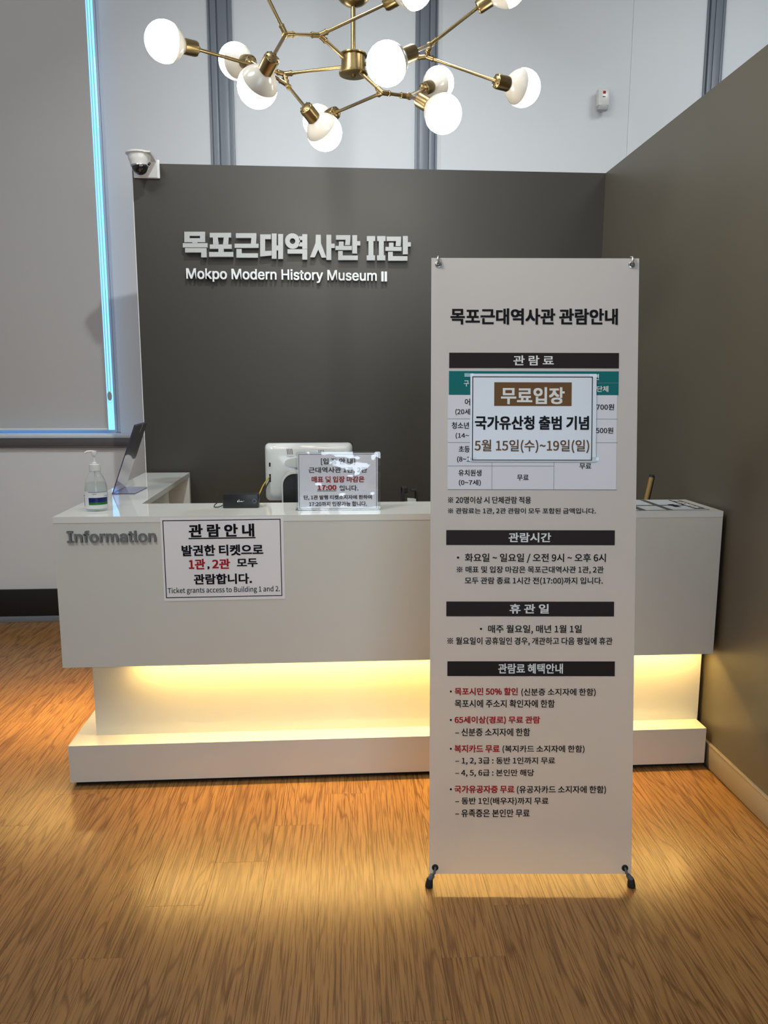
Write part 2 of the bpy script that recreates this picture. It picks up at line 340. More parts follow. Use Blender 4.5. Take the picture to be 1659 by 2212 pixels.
BSH= {'bar1': [0.0525, 1.4906, 0.5447, 1.535], 'bar2': [0.0463, 0.977, 0.5387, 1.0206], 'bar3': [0.0473, 0.7677, 0.5391, 0.8113], 'bar4': [0.0512, 0.5912, 0.5433, 0.635], 'teal': [0.0522, 1.4133, 0.5446, 1.4821], 'body': [0.0494, 1.1385, 0.5405, 1.4133], 'l1': [0.0489, 1.3434, 0.5427, 1.3447], 'l2': [0.0492, 1.2751, 0.5435, 1.2765], 'l3': [0.0495, 1.2068, 0.3586, 1.2082], 'l4': [0.0498, 1.1383, 0.5424, 1.1399], 'v1': [0.1777, 1.1384, 0.179, 1.2165], 'v2': [0.3582, 1.1387, 0.3595, 1.2759], 'hl': [0.4151, 1.4479, 0.5446, 1.4489], 'dot1493': [0.0588, 0.5425, 0.0649, 0.5486], 'dot1555': [0.0592, 0.4579, 0.0653, 0.4639], 'dot1617': [0.0596, 0.3722, 0.0657, 0.3783], 'dot1705': [0.0601, 0.2513, 0.0663, 0.2573], 'notice': [0.1141, 1.2207, 0.4798, 1.4743], 'nborder': [0.1197, 1.2234, 0.4689, 1.4664], 'nbox': [0.1833, 1.3813, 0.4079, 1.4496]}
NOTICE_TEXT=[
('무료입장',(0.2028, 1.3864, 0.3875, 1.4355),'w',0.018),
('국가유산청 출범 기념',(0.1277, 1.3124, 0.4588, 1.353),'k',0.02),
('5월 15일(수)~19일(일)',(0.127, 1.2454, 0.4603, 1.2838),'b',0.01),
]
POSTER_TEXT=[
('관 람 안 내',(0.0899, 0.2195, 0.3195, 0.2671),'k',0.02),
('발권한 티켓으로',(0.0622, 0.1519, 0.3495, 0.1921),'k',0.018),
('1관',(0.085, 0.1035, 0.143, 0.1417),'r',0.018),
(',',(0.1496, 0.1028, 0.1576, 0.1142),'k',0.02),
('2관',(0.1672, 0.104, 0.2307, 0.1411),'r',0.018),
('모두',(0.2543, 0.1086, 0.328, 0.1404),'k',0.018),
('관람합니다.',(0.1003, 0.0476, 0.306, 0.0866),'k',0.018),
('Ticket grants access to Building 1 and 2.',(0.0071, 0.0118, 0.405, 0.0383),'k',0.004),
('_',(0.0881, 0.2138, 0.3234, 0.2181),'k',0),
]
ACRYL_TEXT=[
('[입 장 안 내]',(0.0809, 0.1623, 0.2057, 0.1871),'k',0.006),
('근대역사관 1관, 2관',(0.0356, 0.131, 0.2501, 0.1546),'k',0.006),
('매표 및 입장 마감은',(0.0461, 0.0976, 0.2398, 0.1209),'r',0.012),
('17:00',(0.0672, 0.0697, 0.137, 0.0884),'r',0.018),
('입니다.',(0.1483, 0.0662, 0.2173, 0.0869),'k',0.006),
('단, 1관 발행 티켓소지자에 한하여',(0.0164, 0.0328, 0.2671, 0.0509),'k',0.008),
('17:20까지 입장가능 합니다.',(0.0358, 0.0092, 0.2489, 0.0271),'k',0.006),
('_',(0.0662, 0.0656, 0.1374, 0.0674),'k',0),
]
SIGN=[
('목',[[(-0.7517, 2.2534), (-0.6467, 2.2549), (-0.6475, 2.2346), (-0.7525, 2.233)], [(-0.7529, 2.2216), (-0.6478, 2.2231), (-0.6485, 2.203), (-0.7537, 2.2015)], [(-0.7525, 2.233), (-0.726, 2.2334), (-0.7264, 2.222), (-0.7529, 2.2216)], [(-0.6725, 2.2342), (-0.6475, 2.2346), (-0.6478, 2.2231), (-0.673, 2.2227)], [(-0.7132, 2.2021), (-0.6866, 2.2025), (-0.6868, 2.1974), (-0.7133, 2.1971)], [(-0.7616, 2.1971), (-0.6361, 2.1989), (-0.6369, 2.1773), (-0.7625, 2.1756)], [(-0.7511, 2.1729), (-0.6421, 2.1743), (-0.6429, 2.1527), (-0.752, 2.1513)], [(-0.6699, 2.1524), (-0.6421, 2.1527), (-0.643, 2.1286), (-0.6708, 2.1282)]]),
('포',[[(-0.6229, 2.2499), (-0.5142, 2.2516), (-0.5149, 2.2286), (-0.6237, 2.227)], [(-0.6082, 2.2272), (-0.583, 2.2276), (-0.5797, 2.1925), (-0.6075, 2.1921)], [(-0.5527, 2.228), (-0.5278, 2.2284), (-0.5307, 2.1931), (-0.5575, 2.1928)], [(-0.6249, 2.1926), (-0.5129, 2.1941), (-0.5135, 2.1725), (-0.6256, 2.171)], [(-0.5815, 2.1716), (-0.5544, 2.1719), (-0.5549, 2.1557), (-0.582, 2.1553)], [(-0.6298, 2.1551), (-0.5058, 2.1567), (-0.5065, 2.1328), (-0.6306, 2.1312)]]),
('근',[[(-0.4898, 2.2501), (-0.385, 2.2517), (-0.3856, 2.2283), (-0.4904, 2.2268)], [(-0.4116, 2.2279), (-0.3856, 2.2283), (-0.3881, 2.1995), (-0.4142, 2.1991)], [(-0.4979, 2.1979), (-0.3751, 2.1996), (-0.3756, 2.1791), (-0.4985, 2.1774)], [(-0.4894, 2.1721), (-0.4626, 2.1725), (-0.4632, 2.1508), (-0.49, 2.1504)], [(-0.49, 2.1504), (-0.3792, 2.1519), (-0.3797, 2.1301), (-0.4906, 2.1287)]]),
('대',[[(-0.3663, 2.2225), (-0.341, 2.2228), (-0.3423, 2.1625), (-0.3678, 2.1622)], [(-0.3658, 2.2459), (-0.3106, 2.2467), (-0.3111, 2.2233), (-0.3663, 2.2225)], [(-0.3678, 2.1622), (-0.3094, 2.1655), (-0.3099, 2.1419), (-0.3684, 2.1357)], [(-0.306, 2.2511), (-0.2814, 2.2514), (-0.2839, 2.1259), (-0.3087, 2.1256)], [(-0.2732, 2.249), (-0.2478, 2.2494), (-0.2502, 2.1253), (-0.2757, 2.1249)], [(-0.2826, 2.1923), (-0.2744, 2.1924), (-0.2749, 2.1678), (-0.2831, 2.1676)]]),
('역',[('c', -0.1998, 2.2151, 0.0387, 0.0143), [(-0.149, 2.2501), (-0.1231, 2.2505), (-0.1241, 2.177), (-0.1501, 2.1767)], [(-0.166, 2.2398), (-0.1491, 2.24), (-0.1494, 2.2212), (-0.1663, 2.221)], [(-0.1665, 2.2091), (-0.1496, 2.2093), (-0.1499, 2.1894), (-0.1668, 2.1892)], [(-0.2264, 2.1742), (-0.1241, 2.1756), (-0.1244, 2.1534), (-0.2268, 2.1521)], [(-0.1504, 2.1531), (-0.1244, 2.1534), (-0.1249, 2.1236), (-0.1509, 2.1232)]]),
('사',[[(-0.0788, 2.2483), (-0.0532, 2.2487), (-0.0529, 2.207), (-0.0812, 2.2066)], [(-0.0812, 2.2066), (-0.0529, 2.207), (-0.0673, 2.1749), (-0.0858, 2.1357), (-0.1104, 2.1354)], [(-0.0529, 2.207), (-0.0254, 2.1347), (-0.05, 2.1344), (-0.0673, 2.1749)], [(-0.0242, 2.2491), (0.0014, 2.2495), (0.0002, 2.1233), (-0.0255, 2.123)], [(0.001, 2.2053), (0.0187, 2.2055), (0.0185, 2.1833), (0.0008, 2.1831)]]),
('관',[[(0.0259, 2.248), (0.1003, 2.2491), (0.1002, 2.2263), (0.0257, 2.2252)], [(0.0756, 2.2259), (0.1002, 2.2263), (0.0974, 2.1993), (0.0724, 2.199)], [(0.0403, 2.2163), (0.0653, 2.2167), (0.0652, 2.1949), (0.0402, 2.1945)], [(0.0224, 2.1943), (0.1076, 2.1955), (0.1075, 2.1747), (0.0222, 2.1736)], [(0.1105, 2.2492), (0.1355, 2.2496), (0.1351, 2.1576), (0.1101, 2.1572)], [(0.1354, 2.2199), (0.152, 2.2201), (0.152, 2.1979), (0.1353, 2.1977)], [(0.0362, 2.169), (0.0601, 2.1693), (0.0599, 2.1467), (0.036, 2.1464)], [(0.036, 2.1464), (0.1389, 2.1478), (0.1388, 2.1244), (0.0359, 2.1231)]]),
('I',[[(0.1862, 2.2456), (0.2299, 2.2463), (0.2299, 2.2212), (0.1862, 2.2206)], [(0.1949, 2.2207), (0.2208, 2.2211), (0.2207, 2.1496), (0.1948, 2.1492)], [(0.1853, 2.1491), (0.2291, 2.1497), (0.2291, 2.1244), (0.1853, 2.1239)]]),
('I',[[(0.2405, 2.2464), (0.2842, 2.2471), (0.2843, 2.222), (0.2405, 2.2213)], [(0.2493, 2.2215), (0.2751, 2.2218), (0.2753, 2.1503), (0.2493, 2.1499)], [(0.2398, 2.1498), (0.2833, 2.1504), (0.2833, 2.1251), (0.2398, 2.1245)]]),
('관',[[(0.2899, 2.2446), (0.3654, 2.2457), (0.3655, 2.2231), (0.29, 2.2221)], [(0.3396, 2.2228), (0.3655, 2.2231), (0.3634, 2.1975), (0.337, 2.1972)], [(0.3022, 2.2146), (0.3262, 2.2149), (0.3263, 2.1934), (0.3023, 2.1931)], [(0.2836, 2.1928), (0.3683, 2.194), (0.3685, 2.1738), (0.2836, 2.1727)], [(0.3749, 2.2488), (0.4012, 2.2491), (0.4019, 2.1574), (0.3754, 2.1571)], [(0.4015, 2.2182), (0.4171, 2.2184), (0.4173, 2.1961), (0.4016, 2.1959)], [(0.2978, 2.1681), (0.3226, 2.1685), (0.3227, 2.1465), (0.2978, 2.1462)], [(0.2978, 2.1462), (0.4, 2.1475), (0.4002, 2.1247), (0.2979, 2.1234)]]),
]
# ================================================================== SETTING
XL, XR, YF, YB_, H = -3.3, 4.2, -3.3, 4.82, 4.3          # room
PX, PY, PH = 1.4554, 4.188, 2.59                         # dark partition: inner faces and height
floor = struct(box('floor', (XL, YF, -0.12, XR, 5.1, -0.004), M['wood']))
pm = bmesh.new(); add_box(pm, -0.0817, -0.6098, -0.004, 0.0817, 0.6098, 0.0, 0)
pme = bpy.data.meshes.new('plank')
top = [f for f in pm.faces if f.normal.z > 0.5 or all(abs(v.co.z) < 1e-6 for v in f.verts)]
bmesh.ops.bevel(pm, geom=[e for e in pm.edges if all(abs(v.co.z) < 1e-6 for v in e.verts)], offset=0.0003, segments=1, affect='EDGES')
bmesh.ops.recalc_face_normals(pm, faces=pm.faces[:]); pm.to_mesh(pme); pm.free(); pme.materials.append(M['wood'])
e1, e2 = Vector((1, -0.02, 0)).normalized(), Vector((0.02, 1, 0)).normalized()
for k in range(-17, 13):
    for n in range(-6, 7):
        p = Vector((-0.544, 2.005, 0)) + e1 * ((k + 0.5) * 0.164) + e2 * (0.197 * k + (n + 0.5) * 1.22)
        if not (-0.9 < p.y < 5.3) or p.y + 0.61 < -0.2 or p.y - 0.61 > 4.8 or p.x < XL or p.x > PX + 0.06: continue
        o = bpy.data.objects.new('plank', pme); o.location = p; o.rotation_euler.z = -0.02; COL.objects.link(o); o.parent = floor
struct(box('ceiling', (XL, YF, H, XR, 5.1, H + 0.1), M['ceiling']))
struct(box('wall_left', (XL - 0.1, YF, 0, XL, 5.1, H), M['white_wall']))
struct(box('wall_right', (XR, YF, 0, XR + 0.1, 5.1, H), M['white_wall']))
struct(box('wall_front', (XL, YF - 0.1, 0, XR, YF, H), M['white_wall']))
# white back wall with a splayed window niche on its left
WX0, WX1, WZ0, YW = -3.05, -1.353, 1.185, 5.0             # glass opening in the plane YW
bm = bmesh.new()
add_box(bm, XL, YB_, 0, -0.66, 5.1, 1.165); add_box(bm, -0.66, YB_, 0, XR, 5.1, H)
add_prism(bm, [(WX1, YW), (-0.66, YB_), (-0.66, 5.1), (WX1, 5.1)], lambda u, v, d: Vector((u, v, d)), 1.165, H)
add_prism(bm, [(XL, YB_), (WX0 - 0.1, YB_), (WX0, YW), (WX0, 5.1), (XL, 5.1)], lambda u, v, d: Vector((u, v, d)), 1.165, H)
wall = struct(obj('wall_back', bm, M['white_wall']))
# window: frame profiles, pane, sill
win = struct(box('window_1', (WX0, YW + 0.012, WZ0 - 0.02, WX1, YW + 0.03, WZ0 + 0.012), M['pale_metal']))
for i, (a, b, y0, mt) in enumerate(((WX1 - 0.018, WX1, 0.0, 'pale_metal'), (WX1 - 0.0215, WX1 - 0.018, 0.008, 'groove'), (WX1 - 0.036, WX1 - 0.0215, 0.004, 'pale_metal'), (-2.24, -2.18, 0.0, 'pale_metal'), (WX0, WX0 + 0.05, 0.0, 'pale_metal'))):
    box('window_frame' if mt != 'groove' else 'gasket', (a, YW + y0, WZ0, b, YW + 0.03, H), M[mt], win)
box('window_pane', (WX0, YW + 0.014, WZ0, WX1, YW + 0.02, H), M['glass'], win)
struct(box('trim_1', (XL, YB_ - 0.004, 1.163, -0.66, YW + 0.012, 1.178), M['white_wall'], bevel=0.002))
sill = struct(box('trim_2', (XL, YB_ - 0.018, 1.108, -1.243, YB_, 1.163), M['sill'], bevel=0.003)); box('sill_lip', (XL, YB_ - 0.022, 1.159, -1.243, YB_ - 0.018, 1.166), M['pale_metal'], sill); box('sill_bead', (XL, YB_ - 0.024, 1.098, -1.243, YB_, 1.108), M['sill'], sill, 0.002)
# grey mullions in front of the white back wall
def mullion(name, x0, x1, z0, flip=False):
    w = x1 - x0; t = struct(box(name, (x0, YB_ - 0.012, z0, x1, YB_, H), M['grey_metal'], bevel=0.001))
    f = (lambda a: x1 - a * w) if flip else (lambda a: x0 + a * w)
    for a, b, d in ((0.0, 0.07, 0.02), (0.13, 0.36, 0.032), (0.41, 0.80, 0.026), (0.84, 1.0, 0.02)):
        q = sorted((f(a), f(b))); box('rib', (q[0], YB_ - d, z0, q[1], YB_ - 0.011, H), M['grey_metal'], t, 0.0015)
mullion('trim_3', -0.696, -0.557, 0.0); mullion('trim_4', 0.502, 0.633, 0.0, True); mullion('trim_5', 2.245, 2.356, 0.0)
struct(box('trim_6', (0.652, YB_ - 0.006, 0, 0.657, YB_, H), M['white_plastic']))
struct(box('trim_7', (1.799, YB_ - 0.006, 0, XR, YB_, H), M['white_wall'], bevel=0.001))
# tall black baseboard with its pale strip, under the window
bb_ = struct(box('baseboard_left', (XL, YB_ - 0.02, 0.036, -1.05, YB_, 0.208), M['black'], bevel=0.002)); box('metal_strip', (XL, YB_ - 0.03, 0, -1.05, YB_, 0.036), M['grey_metal'], bb_, 0.002)
# dark partition behind and beside the counter
struct(box('wall_behind_counter', (-1.0075, PY, 0, PX + 0.07, PY + 0.06, PH), [M['dark_wall']]))
e_ = box('edge_strip', (-1.0115, PY + 0.001, 0, -1.0076, PY + 0.06, PH), M['white_plastic']); e_.name = 'trim_8'; struct(e_)
struct(box('wall_beside_counter', (PX, 0.3, 0, PX + 0.07, PY, PH), M['side_wall']))
brd = struct(box('baseboard_right', (PX - 0.012, 0.3, 0.004, PX, 2.80, 0.094), M['dark_base'], bevel=0.001)); box('top_bead', (PX - 0.014, 0.3, 0.094, PX, 2.80, 0.101), M['dark_base'], brd, 0.002)
# ================================================================== COUNTER
CX0, CX1, CY = -0.9773, 1.4376, 2.6941
ZT, ZB, ZPT, ZPB = 1.0121, 0.4618, 0.1612, 0.0187
ct = thing('information_counter', 'white glossy L-shaped information counter lit from below, against dark walls', 'counter', (0.2, 3.0, 0))
bm = bmesh.new()
P = [(CX0, CY - 0.001), (CX1, CY - 0.001), (CX1, 3.0), (-0.745, 3.0), (-0.770, 4.150), (CX0 - 0.03, 4.150)]
add_prism(bm, P, lambda u, v, d: Vector((u, v, d)), ZT - 0.022, ZT)
obj('countertop', bm, M['counter'], ct)
fl = ZB + 0.020
bm = bmesh.new(); add_box(bm, CX0, CY, ZB, CX1, CY + 0.012, ZT - 0.0225); obj('front_panel', bm, M['counter_front'], ct)
bm = bmesh.new(); add_box(bm, CX0, CY + 0.012, ZB, CX0 + 0.012, 4.10, ZT - 0.0225); obj('side_panel', bm, M['counter_front'], ct)
bm = bmesh.new(); add_box(bm, CX1 - 0.012, CY + 0.012, ZB, CX1, 3.0, ZT - 0.0225); obj('side_panel', bm, M['counter_front'], ct)
bm = bmesh.new(); add_box(bm, CX0 + 0.012, CY + 0.012, fl, CX1 - 0.012, 3.0, fl + 0.02); add_box(bm, CX0 + 0.012, 3.0, fl, -0.77, 4.1, fl + 0.02); add_box(bm, CX0 + 0.09, CY + 0.06, ZB, CX1 - 0.012, 3.0, fl); obj('underside', bm, M['counter_front'], ct)
bm = bmesh.new(); add_box(bm, -0.745, 2.97, 0.5, CX1 - 0.012, 2.988, ZT - 0.0225); obj('back_panel', bm, M['counter_front'], ct)
bm = bmesh.new(); add_box(bm, CX0 + 0.014, 4.118, 0, -0.769, 4.148, ZT - 0.0225); obj('end_panel', bm, M['counter_front'], ct)
bm = bmesh.new(); add_box(bm, -0.955, 3.62, 0.5, -0.775, 3.635, ZT - 0.0225); obj('divider', bm, M['counter_front'], ct)
bm = bmesh.new(); add_box(bm, -0.90, CY + 0.085, ZPT, PX - 0.018, CY + 0.105, fl); add_box(bm, -0.90, CY + 0.105, ZPT, -0.88, 4.1, fl); obj('recessed_panel', bm, M['counter_front'], ct)
bm = bmesh.new(); P = [(CX0, CY), (CX1 - 0.004, CY), (CX1 - 0.004, CY + 0.3), (-0.74, CY + 0.3), (-0.74, 4.1), (CX0, 4.1)]
add_prism(bm, P, lambda u, v, d: Vector((u, v, d)), ZPB, ZPT); obj('plinth', bm, M['counter_front'], ct)
bm = bmesh.new(); add_box(bm, CX0 + 0.015, CY + 0.02, 0.0, CX1 - 0.02, 2.98, ZPB); add_box(bm, CX0 + 0.015, 2.98, 0, -0.77, 4.08, ZPB); obj('kick_base', bm, M['black'], ct)
bm = bmesh.new(); add_box(bm, -0.735, 2.99, 0.715, CX1 - 0.02, 3.50, 0.74); obj('work_surface', bm, M['counter_front'], ct)
for lx in (-0.70, 1.36): box('support_leg', (lx, 3.44, 0, lx + 0.02, 3.48, 0.715), M['counter_front'], ct)
box('strip_light', (-0.72, CY + 0.036, fl - 0.003, 1.40, CY + 0.046, fl - 0.0005), M['strip'], ct, label='glowing warm strip light')
box('strip_light', (CX0 + 0.036, 2.76, fl - 0.003, CX0 + 0.046, 3.92, fl - 0.0005), M['strip'], ct, label='glowing warm strip light')
# raised letters on the counter front
info = thing('counter_lettering', 'raised grey Information letters on the left of the counter front', 'lettering', (-0.78, CY, 0.94))
def raised(body, x0, x1, zbase, zcap, y, depth, mat, parent, weight, res=4, cap_ref='M'):
    me = text_mesh(body, weight, 0.1, res, True, 'sans')
    ys = [v.co.y for v in me.vertices]; xs = [v.co.x for v in me.vertices]; a, b = min(xs), max(xs)
    fc = {}
    for p in me.polygons: fc.setdefault(p.material_index, []).append(p)
    first = [me.vertices[i].co.y for p in fc[0] for i in p.vertices]; y0_, y1_ = min(first), max(first)
    for ci, pl in sorted(fc.items()):
        bm = bmesh.new(); mp = {}
        for p in pl:
            for i in p.vertices:
                if i not in mp:
                    co = me.vertices[i].co; mp[i] = bm.verts.new((x0 + (co.x - a) / (b - a) * (x1 - x0), y - (depth + (co.z - 0.1) if co.z > 0 else 0.0), zbase + (co.y - y0_) / (y1_ - y0_) * (zcap - zbase)))
            try: bm.faces.new([mp[i] for i in p.vertices])
            except ValueError: pass
        obj('letter', bm, mat, parent)
    bpy.data.meshes.remove(me)
raised('Informatlon', -0.9315, -0.6250, 0.9205, 0.9618, CY, 0.006, M['letter_grey'], info, 0.015)
# ================================================================== WALL SIGN
ks = thing('museum_sign_letters', 'large silver-grey Korean sign letters raised on the dark wall', 'lettering', (-0.17, PY, 2.15))
wf = lambda u, v, d: Vector((u, PY - d, v))
for ch, polys in SIGN:
    bm = bmesh.new()
    for P in polys:
        if P[0] == 'c':
            _, cx, cz, r, ri = P; n = 28
            A = [[bm.verts.new(wf(cx + rr * math.cos(2 * math.pi * i / n), cz + rr * math.sin(2 * math.pi * i / n), dd)) for i in range(n)] for rr, dd in ((r, 0.012), (r, 0.034), (ri, 0.034), (ri, 0.012))]
            for q in range(4):
                for i in range(n): bm.faces.new((A[q][i], A[q][(i + 1) % n], A[(q + 1) % 4][(i + 1) % n], A[(q + 1) % 4][i]))
        else: add_prism(bm, P, wf, 0.012, 0.034)
    us = [v.co.x for v in bm.verts]; vs_ = [v.co.z for v in bm.verts]
    ux, vz = (min(us) + max(us)) / 2, (min(vs_) + max(vs_)) / 2
    lt = obj('letter', bm, M['letter'], ks)
    bm = bmesh.new(); P0 = polys[0] if polys[0][0] != 'c' else polys[1]; ax = sum(p[0] for p in P0) / 4; az = sum(p[1] for p in P0) / 4
    rod(bm, (ax, PY - 0.013, az), (ax, PY + 0.001, az), 0.004, 8); obj('stud', bm, M['steel'], lt)
es = thing('museum_sign_english', 'small white English museum name letters under the Korean sign', 'lettering', (-0.23, PY, 2.03))
for xa, xb in ((0.2625, 0.2750), (0.2800, 0.2925)): box('letter', (xa, PY - 0.030, 2.0185, xb, PY - 0.012, 2.0690), M['letter_white'], es)
raised('Mokpo Modern History Museum', -0.7510, 0.2386, 2.0212, 2.0735, PY - 0.012, 0.018, M['letter_white'], es, 0.015)
# ================================================================== BANNER STAND
BO, BX, BY = Vector((0.2736, 2.0495, 0.0353)), Vector((0.9979, -0.064, -0.0001)), Vector((0.008, 0.1236, 0.9923)); BN = BX.cross(BY)
bf = lambda u, v, d: BO + BX * u + BY * v + BN * d
st = thing('banner_stand', 'tall white X-stand banner with visiting information in front of the counter', 'banner', (0.57, 2.1, 0))
bm = bmesh.new(); nx, ny = 24, 60; BH = 1.8065
G = [[bm.verts.new(bf(0.6 * i / nx, BH * j / ny, -0.0004)) for i in range(nx + 1)] for j in range(ny + 1)]
for j in range(ny):
    for i in range(nx): bm.faces.new((G[j][i], G[j][i + 1], G[j + 1][i + 1], G[j + 1][i]))
sheet = obj('vinyl_sheet', bm, M['vinyl'], st)
for k in ('bar1', 'bar2', 'bar3', 'bar4'): slab('heading_bar', BSH[k], bf, 0.0, 0.0004, M['bar'], sheet, 'dark brown heading bar')
slab('table_header', BSH['teal'], bf, 0.0, 0.0004, M['teal'], sheet, 'teal table header'); slab('price_table', BSH['body'], bf, 0.0, 0.0003, M['table_paper'], sheet, 'bluish white price table')
bm = bmesh.new()
for k in ('l1', 'l2', 'l3', 'l4', 'v1', 'v2', 'hl'):
    q = BSH[k]; add_prism(bm, [(q[0], q[1]), (q[2], q[1]), (q[2], q[3]), (q[0], q[3])], bf, 0.0003, 0.00055)
obj('table_line', bm, M['line'], sheet)
IN = {'k': M['ink'], 'r': M['red'], 'w': M['white_ink'], 'b': M['brown']}
for t, q, c, w in BANNER_TEXT: fit_text('printed_line', t, q, bf, 0.0007, IN[c], sheet, max(0.006, w * 0.75))
for k in [k for k in BSH if k.startswith('dot')]:
    q = BSH[k]; bm = bmesh.new(); cx, cy, r = (q[0] + q[2]) / 2, (q[1] + q[3]) / 2, (q[2] - q[0]) / 2
    add_prism(bm, [(cx + r * math.cos(i * math.pi / 6), cy + r * math.sin(i * math.pi / 6)) for i in range(12)], bf, 0.0, 0.0005); obj('bullet_dot', bm, M['ink'], sheet)
EY = {'TL': (0.0202, 1.788), 'TR': (0.5781, 1.7881), 'BL': (0.0177, 0.0195), 'BR': (0.5805, 0.0182)}
for k, (u, v) in EY.items():
    bm = bmesh.new(); add_lathe(bm, [(0.0045, -0.002), (0.0045, 0.0015), (0.0065, 0.0026), (0.0095, 0.0016), (0.0098, 0.0), (0.0098, -0.002)], bf(u, v, 0), BN, 20)
    ey = obj('eyelet', bm, M['steel'] if k[0] == 'T' else M['rubber'], st, smooth=True)
    lathe('eyelet_hole', [(0, 0.0003), (0.0046, 0.0003)], bf(u, v, 0), BN, M['black'], ey, 16)
hub = bf(0.3, 0.70, -0.16)
for s, (k, hx) in enumerate((('TL', -1), ('TR', 1))):
    u, v = EY[k]; tip = bf(u, v + 0.022, -0.020)
    bm = bmesh.new(); rod(bm, hub + Vector((hx * 0.02, 0, 0.02)), tip, 0.005, 12); obj('pole', bm, M['pole_grey'], st, smooth=True)
    bm = bmesh.new(); add_tube(bm, curve_pts([tip, bf(u - hx * 0.0005, v + 0.0225, -0.006), bf(u - hx * 0.0005 + 0.002 * hx, v + 0.018, 0.0075), bf(u, v + 0.002, 0.009), bf(u, v - 0.001, 0.002)], 6), 0.0032, 8); obj('hook', bm, M['steel'], st, smooth=True)
for k, hx in (('BL', -1), ('BR', 1)):
    u, v = EY[k]; knee = bf(u + hx * 0.009, -0.012, 0.0)
    foot = bf(u + hx * 0.017, -0.031, 0.004); foot.z = 0.012
    bm = bmesh.new(); rod(bm, hub + Vector((hx * 0.02, 0, -0.02)), bf(u + hx * 0.013, 0.006, -0.022), 0.005, 12); rod(bm, bf(u + hx * 0.013, 0.006, -0.022), bf(u + hx * 0.010, -0.006, 0.002), 0.0052, 12, 0.0062); obj('pole', bm, M['pole_grey'], st, smooth=True)
    bm = bmesh.new(); rod(bm, bf(u, v, 0.004), bf(u + hx * 0.002 , 0.004, 0.009), 0.0030, 8); add_tube(bm, curve_pts([bf(u, v, -0.002), bf(u, v, 0.006), bf(u + hx * 0.004, 0.006, 0.008), knee + BN * 0.006], 6), 0.0030, 8); obj('hook', bm, M['pole_grey'], st, smooth=True)
    bm = bmesh.new(); rod(bm, bf(u + hx * 0.006, 0.0, 0.006), foot + Vector((0, 0, 0.012)), 0.0065, 12, 0.0085); obj('foot_joint', bm, M['pole_grey'], st, smooth=True)
    bm = bmesh.new(); d = Vector((hx * 0.10, -0.03, -1)).normalized(); add_lathe(bm, [(0, 0.0), (0.0085, 0.0), (0.0095, 0.002), (0.0118, 0.022), (0.0118, 0.025), (0, 0.025)], foot + Vector((-hx * 0.001, 0, 0.0135)), d, 16)
    zmin = min(vv.co.z for vv in bm.verts)
    for vv in bm.verts: vv.co.z -= zmin
    obj('rubber_foot', bm, M['rubber'], st, smooth=True)
bm = bmesh.new(); rod(bm, hub, Vector((hub.x, 2.62, 0.012)), 0.005, 12); obj('pole', bm, M['pole_grey'], st, smooth=True)
bm = bmesh.new(); rod(bm, Vector((hub.x, 2.613, 0.028)), Vector((hub.x, 2.625, 0.0)), 0.010, 12)
zm = min(v.co.z for v in bm.verts)
for v in bm.verts: v.co.z -= zm
obj('rubber_foot', bm, M['rubber'], st, smooth=True)
bm = bmesh.new(); add_box(bm, hub.x - 0.035, hub.y - 0.014, hub.z - 0.035, hub.x + 0.035, hub.y + 0.014, hub.z + 0.035, 0.008); obj('centre_joint', bm, M['rubber'], st, smooth=True)
# notice taped on the banner
nt = thing('taped_notice', 'laminated free admission notice taped over the price table of the banner', 'notice', bf(0.28, 1.27, 0.003))
nq = BSH['notice']; ns = slab('laminated_sheet', nq, bf, 0.0022, 0.0030, M['notice'], nt)
frame_slab('printed_border', BSH['nborder'], 0.0026, bf, 0.0030, 0.0032, M['bar'], ns); slab('brown_heading', BSH['nbox'], bf, 0.0030, 0.0033, M['brown'], ns, 'brown heading box')
for t, q, c, w in NOTICE_TEXT: fit_text('printed_line', t, q, bf, 0.0036, IN[c], ns, w * 0.6)
for cx, cy in ((nq[0] - 0.004, nq[3] - 0.004), (nq[2] - 0.008, nq[3] - 0.006), (nq[2] - 0.004, nq[1] + 0.008), (nq[0] + 0.006, nq[1] + 0.006)):
    slab('tape', (cx - 0.013, cy - 0.005, cx + 0.013, cy + 0.005), bf, 0.0030, 0.00315, M['acrylic'], nt, 'clear tape')
# ================================================================== POSTER on the counter
pt = thing('counter_poster', 'laminated white ticket access poster taped to the counter front', 'poster', (-0.394, CY, 0.71))
pa = math.radians(0.21); PW, PHt = 0.4131, 0.2825
pf = lambda u, v, d: Vector((-0.6002 + u * math.cos(pa) - v * math.sin(pa), CY - d, 0.7146 + u * math.sin(pa) + v * math.cos(pa)))
ps = slab('laminated_sheet', (-0.007, -0.011, PW + 0.010, PHt + 0.008), pf, 0.0004, 0.0012, M['poster'], pt)
frame_slab('printed_border', (0, 0, PW, PHt), 0.0030, pf, 0.0012, 0.0015, M['ink'], ps)
for t, q, c, w in POSTER_TEXT: fit_text('printed_line', t, q, pf, 0.0018, {'r': M['red'], 'k': M['ink']}[c], ps, w * 0.65)
